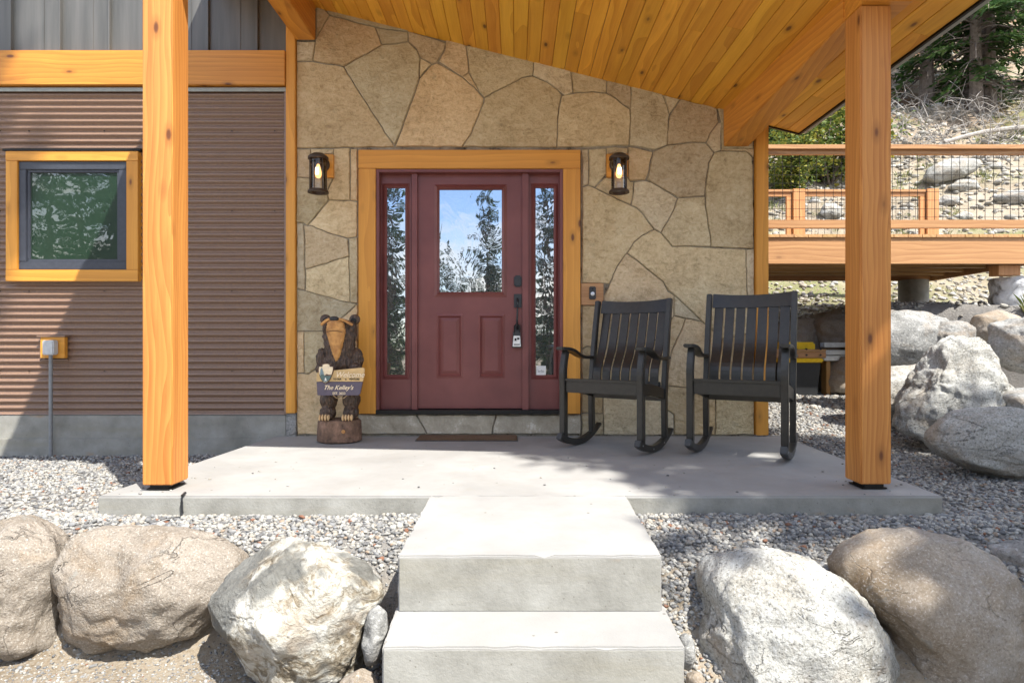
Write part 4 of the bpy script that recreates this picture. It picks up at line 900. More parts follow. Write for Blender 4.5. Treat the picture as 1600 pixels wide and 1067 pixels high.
# ------------------------------------------------------------------ tote, plank, channels
Yt_ = 6.95; zg = ground_at(3.35, 7.0)
tote = empty('storage_tote', 'black storage tote with a yellow lid standing beyond the right rocking chair', 'storage box', (PX(1262, Yt_), 7.1, zg))
x0, x1 = PX(1225, Yt_), PX(1283, Yt_); zt = PZ(566, Yt_)
m = MB(); m.add([(x0 + .04, Yt_ + .03, zg - .02), (x1 - .03, Yt_ + .03, zg - .02), (x1 - .03, Yt_ + .4, zg - .02), (x0 + .04, Yt_ + .4, zg - .02), (x0, Yt_, zt), (x1, Yt_, zt), (x1, Yt_ + .44, zt), (x0, Yt_ + .44, zt)], [(0, 3, 2, 1), (4, 5, 6, 7), (0, 1, 5, 4), (1, 2, 6, 5), (2, 3, 7, 6), (3, 0, 4, 7)])
m.build('bin', M_black, tote, bevel=.01)
m = MB(); m.box(x0 - .02, x1 + .02, Yt_ - .02, Yt_ + .46, zt + .001, zt + .05); m.build('lid_rim', M_yellow, tote, bevel=.012)
m = MB(); m.box(x0 + .02, x1 - .01, Yt_ + .10, Yt_ + .42, zt + .051, PZ(534, Yt_)); m.build('lid', M_yellow, tote, bevel=.02)
pl = empty('drilled_plank', 'reddish brown plank with drilled holes resting on the yellow lid', 'plank', (PX(1262, 6.9), 6.85, zt))
z0, z1 = zt + .052, PZ(548, 6.9)
m = MB(); m.box(PX(1215, 6.9), PX(1293, 6.9), 6.93, 7.01, z0, z0 + .068); m.box(PX(1215, 6.9), PX(1293, 6.9), 6.925, 7.0, z0 + .0705, z1 + .02); m.build('board', M_deckX, pl, bevel=.004)
for px in (1228, 1246, 1262, 1284):
    for z in (z0 + .035, z0 + .10): m = MB(); m.tube([(PX(px, 6.9), 6.922, z), (PX(px, 6.9), 6.95, z)], .011, 10); m.build('hole', M_black, pl)
ch = empty('metal_channels', 'stack of grey metal channels lying behind the porch post beside the tote', 'metal channel', (PX(1320, 7.0), 7.1, zt))
for k, (py, y) in enumerate(((536, 7.12), (548, 7.10), (557, 7.05))):
    z = PZ(py + 6, y); m = MB(); xa_, xb_ = PX(1288, y), PX(1400, y)
    m.box(xa_, xb_, y, y + .10, z, z + .004); m.box(xa_, xb_, y, y + .004, z + .0042, z + .055); m.box(xa_, xb_, y + .096, y + .10, z + .0042, z + .055); m.build('channel', M_galv, ch)
MB().box(PX(1290, 7.1), PX(1296, 7.1), 7.08, 7.2, zg - .05, PZ(564, 7.1)).build('support_stake', M_deckZ, ch)
MB().box(PX(1386, 7.1), PX(1392, 7.1), 7.08, 7.2, zg - .05, PZ(564, 7.1)).build('support_stake', M_deckZ, ch)

# ------------------------------------------------------------------ rocking chairs
def make_chair():
    r = empty('rocking_chair', 'x', 'rocking chair', (0, 0, 0), 'black rocking chairs on the patio', world=False)
    W = 0.31                                                       # half width to leg centres
    Lf, Lr = -0.26, 0.22                                        # front and rear leg y
    def rock_z(y): return 0.024 + 0.72 * (y - 0.00) ** 2
    for s in (-1, 1):
        x = s * W
        pts = [(x, y, rock_z(y) + .004) for y in np.linspace(-0.33, 0.37, 17)]
        m = MB(); m.sweep(pts, 0.045, [0.050] * 3 + [0.048] * 10 + [.036, .032, .028, .024]); rk = m.build('rocker', M_chair, r, bevel=.004)
        m = MB()
        for y in (-.28, -.07, .16): m.tube([(x - s * -.0225, y, rock_z(y) + .004), (x + s * .0245, y, rock_z(y) + .004)], .006, 8)
        m.build('bolts', M_galv, rk)
        # front leg: straight below, bowed between seat and arm
        pts = []; hh = []
        for z in np.linspace(rock_z(Lf) + .01, 0.475, 6): pts.append((x, Lf, z)); hh.append(.058)
        for k in range(1, 9):
            t = k / 8; z = 0.475 + t * 0.275; pts.append((x, Lf + .035 * t - .022 * math.sin(t * math.pi) , z)); hh.append(.058 - .012 * t)
        m = MB(); m.sweep(pts, 0.046, hh); m.build('front_leg', M_chair, r, bevel=.005)
        # rear leg and back post in one bent piece
        pts = [(x, Lr + .01, rock_z(Lr) + .01), (x, Lr, .30), (x, Lr, .42), (x, Lr + .012, .52), (x, Lr + .035, .70), (x, Lr + .070, .90), (x, Lr + .108, 1.08), (x, Lr + .128, 1.165)]
        m = MB(); m.sweep(pts, 0.040, [.055, .055, .058, .058, .052, .048, .045, .042]); m.build('back_post', M_chair, r, bevel=.005)
        # arm
        pts = []
        for k in range(15):
            t = k / 14; y = Lf - .055 + t * (Lr + .06 - (Lf - .055) + .02)
            z = .772 - .010 * t - .075 * (1 / (1 + math.exp(-(t - .42) * 11))) + (.018 * max(0, t - .75) * 4) * .5
            pts.append((x + s * .006, y, z))
        wd = [.062, .078, .085, .085, .082, .078, .072, .066, .060, .056, .052, .050, .048, .046, .044]
        m = MB(); m.sweep(pts, wd, .024); m.build('armrest', M_chair, r, bevel=.006)
        # side rail dips toward the back
        pts = [(x - s * .004, Lf + .03, .475), (x - s * .004, -.10, .468), (x - s * .004, .05, .445), (x - s * .004, Lr - .02, .415)]
        m = MB(); m.sweep(pts, .028, .085); m.build('side_rail', M_chair, r, bevel=.003)
    m = MB(); m.box(-W + .024, W - .024, Lf - .012, Lf + .016, .435, .522); m.build('front_rail', M_chair, r, bevel=.005)
    m = MB(); m.box(-W + .022, W - .022, Lr - .02, Lr + .008, .36, .43); m.build('rear_rail', M_chair, r, bevel=.004)
    seat = []
    for k in range(15):
        t = k / 14; y = Lf + .012 + t * (Lr - Lf - .03); z = .535 - .01 * t - .075 * math.sin(t * math.pi * .5) ** 1.5; seat.append((y, z))
    wid = (2 * W - .06) / 9
    m = MB()
    for k in range(9):
        x = -W + .03 + wid * (k + .5); m.sweep([(x, y, z - .012) for y, z in seat], wid - .012, .016)
    m.box(-W + .02, W - .02, Lf - .022, Lf + .028, .5225, .541)
    m.build('seat', M_chair, r, bevel=.002)
    # curved crest rail (bowed back in plan), slats with lumbar curve
    def bow(x): return .045 * (1 - (x / W) ** 2)
    def backy(z):
        t = (z - .47) / .60; return Lr - .05 + .185 * t - .036 * math.exp(-((z - .60) / .10) ** 2) + .012
    xs = np.linspace(-W + .018, W - .018, 15)
    m = MB(); vs = []; fs = []
    for i, x in enumerate(xs):
        yb = backy(1.12) + bow(x) * .8 - .012
        for z, o in ((1.055, -.018), (1.155, 0), (1.155, .024), (1.055, .006)): vs.append((x, yb + o + (z - 1.10) * .12, z + .018 * (abs(x) / W) ** 2 * (1 if z > 1.1 else .3)))
    n = len(xs); fs = [(0, 1, 2, 3), tuple(4 * (n - 1) + k for k in (3, 2, 1, 0))]
    for i in range(n - 1):
        for k in range(4): a_, b2 = 4 * i + k, 4 * i + (k + 1) % 4; fs.append((a_, a_ + 4, b2 + 4, b2))
    m.add(vs, fs); m.build('crest_rail', M_chair, r, bevel=.004)
    gap = .0135; inner = 2 * W - .042; sw = (inner - 8 * gap) / 7
    for k in range(7):
        x = -inner / 2 + gap + sw / 2 + k * (sw + gap); m = MB()
        m.sweep([(x, backy(z) + bow(x) * .8 * min(1, (z - .45) / .35), z) for z in np.linspace(.462, 1.075, 22)], sw, .014)
        m.build('back_slat', M_chair, r, bevel=.002)
    m = MB(); m.box(-W + .022, W - .022, Lr - .045, Lr - .02, .455, .51); m.build('lower_back_rail', M_chair, r, bevel=.003)
    return r
ch1 = make_chair(); ch2 = copy_tree(ch1)
ch1.location = (0.765, 4.72, 0); ch1.rotation_euler = (R(0), 0, R(-33)); ch1['label'] = 'black slatted rocking chair nearer the front door, left one of the pair'
ch2.location = (1.64, 4.44, 0); ch2.rotation_euler = (R(0), 0, R(-30)); ch2['label'] = 'black slatted rocking chair nearer the porch post, right one of the pair'
ch1.scale = (1, 1, .99); ch2.scale = (1.0, 1.0, 1.02)

# ------------------------------------------------------------------ carved bear on its stump
s189 = 1 / 189.0; BY = 5.02
bx0, bz0 = PX(531, BY), 0.0
def bp(px, py, y): # bear coordinates, measured in the bear's own plane
    return Vector(((px - 531) * s189, y, (687 - py) * s189))
def carve(mb, name, mat, parent, voxel, smooth=4, disp=0.0, seed=0, bevel=0):
    o = mb.build('tmp', None); md = o.modifiers.new('r', 'REMESH'); md.mode = 'VOXEL'; md.voxel_size = voxel
    if smooth: sm = o.modifiers.new('s', 'SMOOTH'); sm.iterations = smooth; sm.factor = .5
    dg = bpy.context.evaluated_depsgraph_get(); me = bpy.data.meshes.new_from_object(o.evaluated_get(dg)); bpy.data.objects.remove(o)
    if disp:
        bm = bmesh.new(); bm.from_mesh(me); bm.normal_update()
        for v in bm.verts:
            q = Vector((v.co.x * 90, v.co.y * 90, v.co.z * 28)); n_ = noise.noise(q + Vector((seed, 0, 0))); v.co += v.normal * (n_ * disp)
        bm.to_mesh(me); bm.free()
    me.name = name; me.materials.clear(); me.polygons.foreach_set('use_smooth', [True] * len(me.polygons)); return link(name, me, mat, parent)
g = NG('carved_fur'); v = g.obj(); n = g.noise(g.map(v, (60, 60, 22)), 1, 4, .7); c = g.ramp(n, [(.35, (.03, .019, .012)), (.55, (.085, .05, .032)), (.72, (.22, .14, .085))]); g.bump(n, .8, .01); M_fur = g.fin(c, .5)
g = NG('carved_muzzle'); v = g.obj(); n = g.noise(v, 14, 4, .6); c = g.ramp(n, [(.35, (.38, .17, .05)), (.6, (.62, .32, .10))]); g.bump(n, .3, .005); M_muz = g.fin(c, .5)
g = NG('stump_bark'); v = g.obj(); n = g.noise(g.map(v, (1, 1, .6)), 16, 6, .7); c = g.ramp(n, [(.3, (.05, .03, .02)), (.5, (.17, .10, .065)), (.62, (.26, .15, .10)), (.75, (.30, .24, .18))]); g.bump(n, 1, .02); M_stump = g.fin(c, .85)
M_claw = plain('carved_claw', (.62, .42, .22), .5)
bear = empty('bear_statue', 'carved wooden black bear looking up, standing on a log stump left of the door', 'statue', (bx0, BY, 0), world=False)
m = MB(); m.lathe([(.155, .0), (.182, .012), (.178, .09), (.174, .165), (.160, .182), (.02, .186)], (0, 0, 0), 36)
sv = []
for x, y, z in m.v: k = 1 + .05 * noise.noise(Vector((x * 9, y * 9, z * 5))); sv.append((x * k, y * k * .85, z))
m.v = sv; m.build('stump', M_stump, bear, smooth=True)
m = MB(); m.lathe([(.016, 0), (.014, .006), (0, .007)], seg=12); m.v = [(a + .07, -.148 - c, b + .10) for a, b, c in m.v]; m.build('cut_branch', M_muz, bear)
m = MB(); E = lambda px, py, y, rx, ry, rz, rot=None: m.ell(bp(px, py, y), (rx, ry, rz), rot, 3)
for s, cx in ((-1, 514), (1, 549)):
    E(cx, 642, -.02, .062, .075, .06); E(cx, 622, 0, .068, .08, .09); E(cx + s, 600, 0, .075, .085, .09); E(cx, 647, -.07, .055, .06, .032)
E(531, 592, .0, .14, .10, .12); E(531, 566, .0, .14, .10, .12); E(531, 548, .0, .115, .098, .11)
E(531, 538, .0, .125, .095, .11); E(531, 518, .01, .135, .095, .09); E(531, 526, .0, .14, .08, .09)
E(531, 508, -.01, .11, .09, .05)
for s, cx in ((-1, 505), (1, 558)):
    E(cx, 560, -.01, .048, .06, .09); E(cx - s * 1, 575, -.05, .045, .06, .055); E(cx - s * 6, 582, -.10, .042, .055, .04)
    E(531 + s * 19, 512, .0, .035, .06, .07)
body = carve(m, 'body', M_fur, bear, .0065, 5, .011, 3)
for s, cx in ((-1, 509), (1, 554)):
    m = MB(); m.ell(bp(cx, 499, .0), (.045, .025, .042)); e = m.build('ear', M_fur, body, smooth=True)
    m = MB(); m.ell(bp(cx - s, 501, -.02), (.025, .010, .024)); m.build('inner_ear', M_dark, body, smooth=True)
m = MB()
for k in range(13):
    t = k / 12; E(531, 560 - 54 * t, -.082 - .035 * t, .016 + .066 * min(1, t * 1.25) ** .8 - .012 * max(0, t - .8) * 5, .03 + .03 * t, .026)
E(531, 503, -.13, .046, .05, .022)
muz = carve(m, 'throat_and_muzzle', M_muz, bear, .006, 5, .003, 9)
m = MB(); m.tube([bp(519, 519.5, -.150), bp(525, 517.5, -.163), bp(531, 517, -.167), bp(537, 517.5, -.163), bp(543, 519.5, -.150)], .0022, 6); m.build('mouth_line', M_fur, muz)
for s in (-1, 1):
    m = MB(); m.sweep([bp(531 + s * 6, 499, -.145), bp(531 + s * 14, 501.5, -.12), bp(531 + s * 24, 508, -.085)], .03, .020, (0, 1, 0)); m.build('brow', M_muz, body, bevel=.003)
m = MB(); m.ell(bp(531, 499, -.158), (.038, .028, .021)); ns = m.build('nose', M_black, muz, smooth=True)
for s in (-1, 1):
    m = MB(); m.ell(bp(531 + s * 2.6, 499, -.176), (.006, .005, .009)); m.build('nostril', M_claw, ns, smooth=True)
for s, cx in ((-1, 514), (1, 549)):
    for k in range(4):
        m = MB(); x = cx - 6.5 + k * 4.4; m.ell(bp(x, 647.5, -.128), (.0095, .022, .026)); m.build('claw', M_claw, body, smooth=True)
    m = MB(); m.ell(bp(cx - s * 7, 581, -.15), (.026, .022, .020)); m.build('paw', M_muz, body, smooth=True)

# sign held by the bear
SYY = BY - .175
sign = empty('welcome_sign', 'tan and purple grey wooden name sign with arrowhead emblem held by the carved bear', 'sign', (PX(530, SYY), SYY, PZ(600, SYY)), world=True)
def pp(px, py): return (PX(px, SYY), PZ(py, SYY))
# measured on the photo: 1 px of the photo here is ~5 mm
def sp(u, v): return pp(480 + u / 13.33, 560 + v / 13.33)
M_tan = plain('sign_tan', (.62, .42, .19), .6); M_pur = plain('sign_purple_grey', (.105, .085, .115), .6); M_cream = plain('sign_cream', (.85, .70, .48), .6)
M_redtxt = plain('sign_orange_lettering', (.50, .22, .06), .6); M_green = plain('sign_green', (.10, .16, .15), .6); M_ink = plain('sign_black_lettering', (.03, .03, .02), .6); M_sky = plain('sign_grey_blue', (.20, .28, .30), .6); M_brn = plain('sign_brown', (.12, .06, .035), .6)
m = MB(); m.prism([sp(*q) for q in ((192, 455), (200, 310), (225, 275), (560, 240), (1140, 183), (1180, 190), (1200, 225), (1160, 474), (194, 474))], SYY, SYY + .012); m.build('upper_board', M_tan, sign, bevel=.002)
m = MB(); m.prism([sp(*q) for q in ((194, 479), (1158, 479), (1110, 700), (1095, 740), (1060, 762), (220, 762), (210, 740))], SYY - .001, SYY + .012); m.build('lower_board', M_pur, sign, bevel=.002)
arrow = [(250, 152), (320, 158), (330, 108), (370, 95), (440, 92), (480, 108), (488, 150), (562, 158), (560, 230), (530, 330), (490, 420), (440, 490), (395, 518), (340, 490), (290, 410), (255, 320), (240, 230)]
m = MB(); m.prism([sp(*q) for q in arrow], SYY - .014, SYY - .002); em_ = m.build('arrowhead_emblem', M_brn, sign, bevel=.001)
cx, cy = 400, 290
m = MB(); m.prism([sp(cx + (a - cx) * .90, cy + (b - cy) * .92) for a, b in arrow], SYY - .0165, SYY - .0142); m.build('emblem_face', M_cream, em_)
m = MB(); m.prism([sp(*q) for q in ((278, 345), (330, 322), (380, 345), (430, 318), (470, 340), (520, 345), (480, 420), (435, 470), (395, 492), (345, 465), (300, 405))], SYY - .0185, SYY - .0167); m.build('emblem_mountains', M_green, em_)
m = MB(); m.prism([sp(*q) for q in ((290, 230), (315, 180), (340, 230), (332, 232), (360, 290), (350, 292), (370, 335), (280, 335))], SYY - .0185, SYY - .0167); m.build('emblem_tree', M_sky, em_)
m = MB(); m.prism([sp(*q) for q in ((375, 470), (385, 400), (400, 385), (410, 405), (425, 470), (405, 450))], SYY - .0205, SYY - .0187); m.build('emblem_animal', M_white, em_)
m = MB(); m.prism([sp(*q) for q in ((372, 352), (420, 312), (470, 330), (520, 322), (490, 352))], SYY - .0202, SYY - .0187); m.build('emblem_ridge', M_brn, em_)
def text(s, u, v, size, mat, parent, name='lettering', shear=0, bold=.0, y=SYY - .0035, sx=1, depth=.0012, center=False, wld=None):
    cu = bpy.data.curves.new(name, 'FONT'); cu.body = s; cu.size = size; cu.shear = shear; cu.offset = bold; cu.extrude = depth; cu.align_x = 'CENTER' if center else 'LEFT'
    o = bpy.data.objects.new('t', cu); dg = bpy.context.evaluated_depsgraph_get(); C.objects.link(o); dg.update()
    me = bpy.data.meshes.new_from_object(o.evaluated_get(dg)); bpy.data.objects.remove(o)
    x, z = wld or sp(u, v); me.transform(Matrix.Translation((x, y, z)) @ Matrix.Rotation(R(90), 4, 'X') @ Matrix.Diagonal((sx, 1, 1, 1))); me.name = name; me.materials.clear(); return link(name, me, mat, parent)
K = SYY / F / 13.33
text('The Kelley\'s', 335, 640, 128 * K, M_cream, sign, shear=.45, bold=.0006, sx=.98)
text('EST. 2023', 665, 742, 70 * K, M_cream, sign, center=True, sx=.95, bold=.0004)
text('TO OUR', 540, 440, 56 * K, M_ink, sign, sx=.80, bold=.0002)
m = MB(); m.prism([sp(*q) for q in ((785, 442), (805, 408), (830, 442))], SYY - .003, SYY - .001); m.build('peak_letter', M_ink, sign)
text('VENTURE', 872, 442, 56 * K, M_ink, sign, sx=.92, bold=.0003)
text('Welcome', 585, 385, 165 * K, M_cream, sign, shear=.35, sx=.92, bold=.0006)
m = MB(); m.tube([(*sp(540, 765)[:1], SYY + .006, sp(540, 765)[1]), (sp(610, 820)[0], SYY + .004, sp(610, 820)[1]), (sp(690, 850)[0], SYY + .002, sp(690, 850)[1]), (sp(760, 820)[0], SYY + .004, sp(760, 820)[1]), (sp(825, 765)[0], SYY + .006, sp(825, 765)[1])], .002, 6); m.build('hanging_cord', M_claw, sign)
sl_ = [o for o in bpy.data.objects if o.name.startswith('sticker')]
for s in sl_: text('arlo', 0, 0, .034, M_conduit, s.parent, y=5.3535, center=True, wld=(PX(845.5, Ys), PZ(581, Ys)), name='sticker_lettering', depth=.0004)
# knot carved at the top of the right post, and lens cap ropes left out

cd_ = MB(); xc = PX(286, 3.24); cd_.tube([(xc, 3.262, .012), (xc, 3.232, .006), (xc, 3.227, -.03), (xc + .004, 3.224, -.085), (xc + .01, 3.20, -.10), (xc - .035, 3.15, -.098), (xc - .08, 3.12, -.11)], .0075, 8)
cdo = cd_.build('black_cord', M_black, None, smooth=True); tag(cdo, 'short black cord hanging over the slab edge near the left post', 'cord')

rs = random.Random(31); m = MB()
for k in range(60):
    y = 3.26 + abs(rs.gauss(0, .35)); x = rs.uniform(-1.9, 2.1) if rs.random() < .5 else rs.choice((-2.0, 2.1)) + rs.gauss(0, .12)
    if not (-2.15 + (y - 3.24) * .06 < x < 2.2) or y > 5: continue
    r_ = rs.uniform(.003, .009); bm_ = bmesh.new(); bmesh.ops.create_icosphere(bm_, subdivisions=1, radius=r_)
    m.add([(v.co.x * rs.uniform(.8, 1.4) + x, v.co.y + y, v.co.z * .6 + r_ * .5) for v in bm_.verts], [[v.index for v in f.verts] for f in bm_.faces]); bm_.free()
tag(m.build('stray_gravel', M_gravel), 'a few stray bits of gravel lying on the patio slab', 'gravel', kind='stuff')
# ------------------------------------------------------------------ trees
def conifer(name, H, r0, rmax, levels, nb, twigs, tl, tw, crown0, seed, droop=0.35, shape=0.9, dead=0, sub=2):
    rnd = random.Random(seed); T = MB(); Lf = MB(); lean = (rnd.uniform(-.02, .02), rnd.uniform(-.02, .02))
    tp = [(lean[0] * H * (k / 9) ** 1.5, lean[1] * H * (k / 9) ** 1.5, -0.4 + (H + .4) * k / 9) for k in range(10)]
    T.tube(tp, [r0 * (1.25 if k == 0 else 1) * (1 - k / 9.3) + .008 for k in range(10)], 9)
    def tpos(z):
        t = max(0, z / H); return Vector((lean[0] * H * t ** 1.5, lean[1] * H * t ** 1.5, z))
    for l in range(levels):
        f = (l + rnd.random()) / levels; z = crown0 + (H - crown0) * f
        rad = rmax * (1 - f) ** shape * rnd.uniform(.7, 1.12) + .12
        if f < .12: rad *= .55 + f * 3.7
        for b in range(nb):
            a = rnd.uniform(0, 2 * math.pi); d = Vector((math.cos(a), math.sin(a), 0)); rr = rad * rnd.uniform(.65, 1.1); zz = z + rnd.uniform(-.1, .1)
            base = tpos(zz); pts = []; dr = droop * (1 - f * .9) * rnd.uniform(.6, 1.3)
            n = 5
            for k in range(n + 1):
                t = k / n; pts.append(base + d * rr * t + Vector((0, 0, rr * (.18 * t - dr * t * t * 1.3 + .16 * t ** 3 + (f - .4) * .5 * t))))
            T.tube(pts, [max(.004, r0 * .16 * (1 - f * .6) * (1 - k / (n + 1))) for k in range(n + 1)], 4, False)
            if rnd.random() < dead * (1 - f): continue
            sd = d.cross(Vector((0, 0, 1))); nt_ = max(3, int(twigs * rr / rmax)) 
            for k in range(nt_):
                t = .18 + .82 * (k + rnd.random()) / nt_; i = min(n - 1, int(t * n)); p = pts[i].lerp(pts[i + 1], t * n - i)
                for s in (-1, 1):
                    ln = tl * rnd.uniform(.6, 1.3) * (1.15 - .55 * t) * (.6 + .4 * rr / rmax)
                    u = (sd * s * rnd.uniform(.6, 1) + d * rnd.uniform(.3, .9) + Vector((0, 0, rnd.uniform(-.55, .1)))).normalized()
                    for q in range(sub):
                        u2 = (u + Vector((rnd.uniform(-.5, .5), rnd.uniform(-.5, .5), rnd.uniform(-.4, .3)))).normalized(); p0 = p + u * ln * .35 * q
                        wv = u2.cross(Vector((rnd.uniform(-.4, .4), rnd.uniform(-.4, .4), 1))).normalized() * tw * rnd.uniform(.6, 1.2)
                        e = p0 + u2 * ln; mid = p0 + u2 * ln * .5
                        Lf.add([p0, mid - wv / 2, e, mid + wv / 2 + Vector((0, 0, -.02))], [(0, 1, 2, 3)])
    return T, Lf
def tree_obj(T, Lf, name, label, loc, rz=0, sc=1, group=None, leafmat=None, cat='tree'):
    r = empty(name, label, cat, loc, group, world=False); r.rotation_euler = (0, 0, rz); r.scale = (sc,) * 3
    def raw(mb, nm, mat):
        me = bpy.data.meshes.new(nm); me.from_pydata(mb.v, [], mb.f); me.update(); return link(nm, me, mat, r)
    raw(T, 'trunk', M_bark); raw(Lf, 'crown', leafmat or M_needle); return r
def again(src, label, loc, rz, sc, group=None):
    c = copy_tree(src); c.location = loc; c.rotation_euler = (0, 0, rz); c.scale = (sc,) * 3; c['label'] = label
    if group: c['group'] = group
    return c
def gl(x, y, dz=-.05): return (x, y, ground_at(x, y) + dz)
HT = 'spruces on the hillside above the deck'
A_ = conifer('a', 11, .22, 2.9, 34, 5, 26, .34, .085, 1.1, 41, droop=.55, dead=.35, sub=3)
def at(px, py): Y = hy(px, py); return gl(PX(px, Y), Y)
la = at(1543, 172)
t1 = tree_obj(*A_, 'spruce_tree', 'spruce with grey trunk and drooping green boughs at the centre of the hillside clump', la, .4, 1.0, HT)
again(t1, 'dark spruce standing left of the centre spruce in the hillside clump', gl(la[0] - 1.2, la[1] + .8), 2.2, .92)
again(t1, 'thin spruce close behind the centre spruce, its trunk just to the right', gl(la[0] + .75, la[1] + 1.6), 3.9, 1.05)
B_ = conifer('b', 9, .16, 2.3, 30, 5, 20, .36, .10, .5, 43, droop=.4, sub=2)
t2 = tree_obj(*B_, 'spruce_tree', 'bushy sunlit spruce at the top right corner of the photo', gl(la[0] + 3.4, la[1] + .5), 1, 1.0, HT)
again(t2, 'spruce on the slope half hidden behind the eave, left of the hillside clump', gl(la[0] - 4.4, la[1] + 3), 2, 1.0)
again(t2, 'unseen spruce added beyond the right edge to shade the brush on the slope', gl(la[0] + 4.4, la[1] - 5), .3, 1.1, 'spruces added beyond the right edge for shade')  # this one and the next are added out of view to shade the brush
again(t2, 'unseen spruce added beyond the right edge to shade the brush on the slope', gl(la[0] + 6.5, la[1] - 4), 3.3, 1.2, 'spruces added beyond the right edge for shade')
again(t1, 'slender spruce between the left one and the centre of the hillside clump', gl(la[0] - .55, la[1] - .3), 5.1, .8)
FT = 'distant spruces higher on the hill'
rnd = random.Random(77); k = 0
for (x, y) in ((11, 29), (15, 31), (19, 30), (23, 34), (27, 33), (14, 38), (20, 41), (26, 44), (32, 42), (10, 36), (31, 36), (38, 48)):
    again(t2, 'distant dark spruce high on the hill behind the nearer clump', gl(x, y), rnd.uniform(0, 6), rnd.uniform(.9, 1.3), FT)
again(t2, 'young dark spruce behind the yellow green shrub next to the corner of the house', gl(PX(1222, 15.5), 15.5), 5, .62, 'shrubs and small trees behind the deck')
def shrub(seed, H, W_, n, lw, name='shrub'):
    rnd = random.Random(seed); T = MB(); Lf = MB()
    for s in range(13):
        a = rnd.uniform(0, 6.28); rr = W_ * rnd.uniform(.2, 1); h = H * rnd.uniform(.6, 1) * (1 - .35 * rr / W_)
        pts = [Vector((math.cos(a) * rr * t ** 1.2 + rnd.uniform(-.05, .05), math.sin(a) * rr * t ** 1.2, h * t - .1)) for t in (0, .25, .5, .75, 1)]
        T.tube(pts, [.03, .025, .018, .012, .005], 5, False)
        for k in range(n):
            t = rnd.uniform(.25, 1.05); i = min(3, int(t * 4)); p = pts[i].lerp(pts[min(4, i + 1)], min(1, t * 4 - i)); sg = .10 + .20 * rnd.random()
            p = p + Vector((rnd.gauss(0, sg), rnd.gauss(0, sg), rnd.gauss(0, sg * .8))) * W_ * .6
            u = Vector((rnd.uniform(-1, 1), rnd.uniform(-1, 1), rnd.uniform(-.6, .6))).normalized(); v_ = u.cross(Vector((rnd.uniform(-1, 1), rnd.uniform(-1, 1), .8))).normalized()
            L_ = lw * rnd.uniform(.6, 1.3); Lf.add([p, p + u * L_ * .5 + v_ * L_ * .32, p + u * L_, p + u * L_ * .5 - v_ * L_ * .32], [(0, 1, 2, 3)])
    return T, Lf
s1 = tree_obj(*shrub(5, 2.6, 1.5, 420, .12), 'shrub', 'yellow green leafy shrub behind the deck, seen left of the porch post', gl(PX(1295, 13.2), 13.2), 0, 1.0, 'shrubs and small trees behind the deck', M_leaf, 'shrub')
again(s1, 'lower green shrub behind the deck beside the corner trim', gl(PX(1232, 12.6), 12.6), 2.1, .62)
again(s1, 'yellow green shrub farther up the slope under the roof corner', gl(PX(1262, 16.5), 16.5), 4.1, 1.1)
# dead brush and a fallen log
rnd = random.Random(9); m = MB()
for k in range(190):
    px, py = rnd.uniform(1330, 1680), rnd.uniform(165, 262); x, y, z = at(px, py); a = rnd.uniform(-2.2, 2.2); ln = rnd.uniform(.4, 1.7)
    d = Vector((math.sin(a) * .8, rnd.uniform(-.5, .3), rnd.uniform(.1, 1.1))).normalized(); pts = []
    for q in range(6): t = q / 5; pts.append(Vector((x, y, z + .03)) + d * ln * t + Vector((math.sin(t * 3 + k) * .12, 0, -.35 * t * t * ln)) + Vector((rnd.uniform(-.04, .04),) * 3))
    m.tube(pts, [.013 * (1 - .8 * q / 5) + .002 for q in range(6)], 4, False)
    for q in (2, 3, 4):
        u = Vector((rnd.uniform(-1, 1), rnd.uniform(-.5, .5), rnd.uniform(-.2, .9))).normalized() * ln * .3; m.tube([pts[q], pts[q] + u * .6, pts[q] + u + Vector((0, 0, -.03))], [.008, .006, .003], 3, False)
tag(m.build('dead_brush', M_dead), 'tangle of bare grey dead branches on the slope under the spruces', 'brush', kind='stuff')
p0 = at(1475, 240); p1 = at(1700, 190)
m = MB(); pts = [Vector(p0).lerp(Vector(p1), t) + Vector((0, 0, .28 + .06 * math.sin(t * 7))) for t in np.linspace(0, 1, 9)]; m.tube(pts, [.04 + .05 * t for t in np.linspace(0, 1, 9)], 8)
lg = m.build('fallen_log', M_dead, smooth=True); tag(lg, 'thin grey fallen log lying across the brush above the deck railing', 'log')
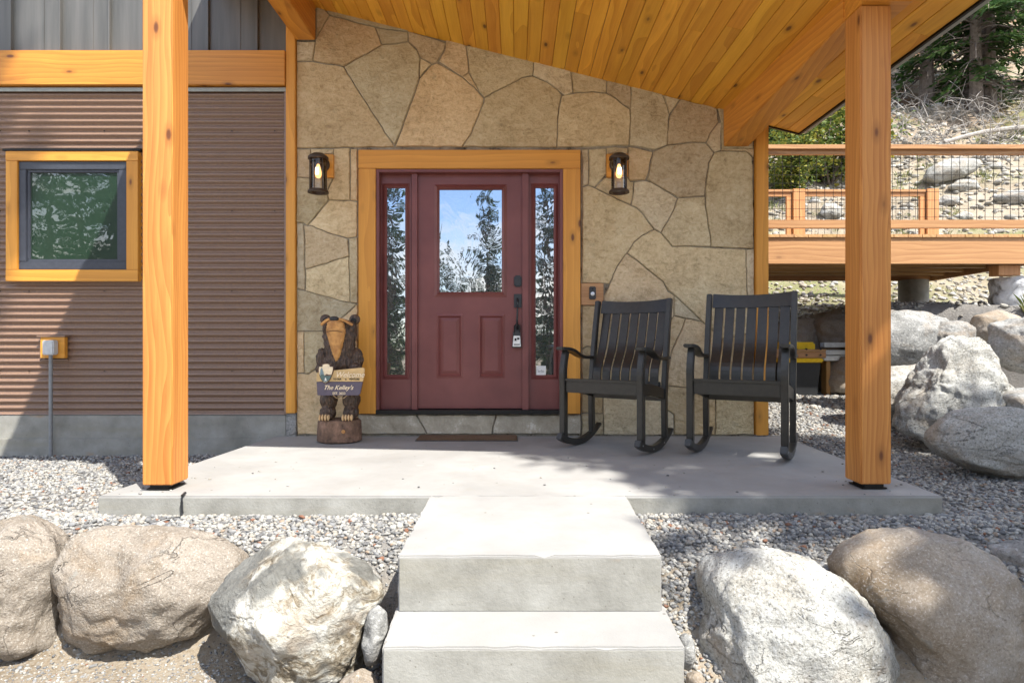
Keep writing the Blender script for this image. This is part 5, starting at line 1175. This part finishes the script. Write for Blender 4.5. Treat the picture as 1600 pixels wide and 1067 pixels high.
# grass tufts
def tufts(name, label, regs, seed, mat=M_grass):
    rnd = random.Random(seed); m = MB()
    for (x0, x1, y0, y1, n, h, bl, spread) in regs:
        for k in range(n):
            x, y = rnd.uniform(x0, x1), rnd.uniform(y0, y1)
            if y > 5 and not (.36 < x / y < .95): continue
            if y > 7 and noise.noise(Vector((x * .5, y * .5, 4))) < -.05: continue
            z = ground_at(x, y); s_ = rnd.uniform(.5, 1.3)
            for q in range(bl):
                a = rnd.uniform(0, 6.28); d = Vector((math.cos(a), math.sin(a), 0)) * rnd.uniform(.1, .8); hh = h * s_ * rnd.uniform(.5, 1.2); b = Vector((x, y, z - .01)) + d * spread * .3
                w_ = Vector((-d.y, d.x, 0)).normalized() * h * .035; e = b + Vector((d.x * hh * .8, d.y * hh * .8, hh)); md = b + Vector((d.x * hh * .3, d.y * hh * .3, hh * .6))
                m.add([b - w_, b + w_, md + w_ * .8, e, md - w_ * .8], [(0, 1, 2, 3, 4)])
    me = bpy.data.meshes.new(name); me.from_pydata(m.v, [], m.f); me.update(); return tag(link(name, me, mat), label, 'grass', kind='stuff')
tufts('grass_tufts', 'sparse green and straw coloured grass tufts on the hillside', [(2.5, 8.5, 8.6, 12, 650, .07, 16, .25), (4, 16, 12, 20, 700, .14, 16, .5), (4.5, 5.3, 6.0, 6.4, 4, .22, 30, .1)], 4)

# trees on the downhill side, seen in the glass and throwing the shade
BG = 'spruces standing behind the camera'
D_ = conifer('d', 12, .16, 1.7, 50, 6, 18, .30, .085, .8, 51, droop=.35, sub=2, shape=1.05)
t3 = tree_obj(*D_, 'spruce_tree', 'tall dark spruce downhill of the porch, mirrored in the door glass', gl(-1.35, -20), 1, 1.0, BG)
BL = t3['label']
for x, y, s in ((-6.1, -19, 1.15), (-7.9, -23, 1.2), (1.5, -19, 1.15), (2.9, -21, 1.2), (-4.9, -33, .86), (-3.7, -32, .80), (-2.7, -30, .78), (-6.0, -36, 1.0), (.2, -26, 1.05), (-9.5, -14, 1.1), (-12, -20, 1.2), (-15, -17, 1.15), (7, -20, 1.2), (11, -18, 1.1), (-11.2, -8, .9), (-13.2, -9.5, 1.0), (-15.2, -7, .95), (-17.5, -10, 1.1), (-12.5, -7, .8), (-13.8, -7.6, .9), (-13.2, -11.5, 1.1), (-15.0, -12.5, 1.15), (-16.2, -9, 1.0)):
    again(t3, BL, gl(x, y), x * 3.3, s)
for k in range(22): again(t3, BL, gl(-34 + k * 3.1 + rnd.uniform(-1, 1), -52 + rnd.uniform(-5, 5)), k * 1.7, rnd.uniform(.72, 1.0))
SHT = 'spruces shading the right side of the porch'
for x, y, s, r_ in SHADE: again(t3, 'tall spruce just outside the photo, shading the right end of the patio', gl(x, y), r_, s, SHT)
E_ = conifer('e', 22, .10, .85, 13, 3, 9, .5, .16, 16.4, 61, droop=.3, sub=2)
tree_obj(*E_, 'pine_tree', 'tall bare trunked pine outside the photo whose top dapples the left wall', gl(1.36, -2.7), 0, 1.0)
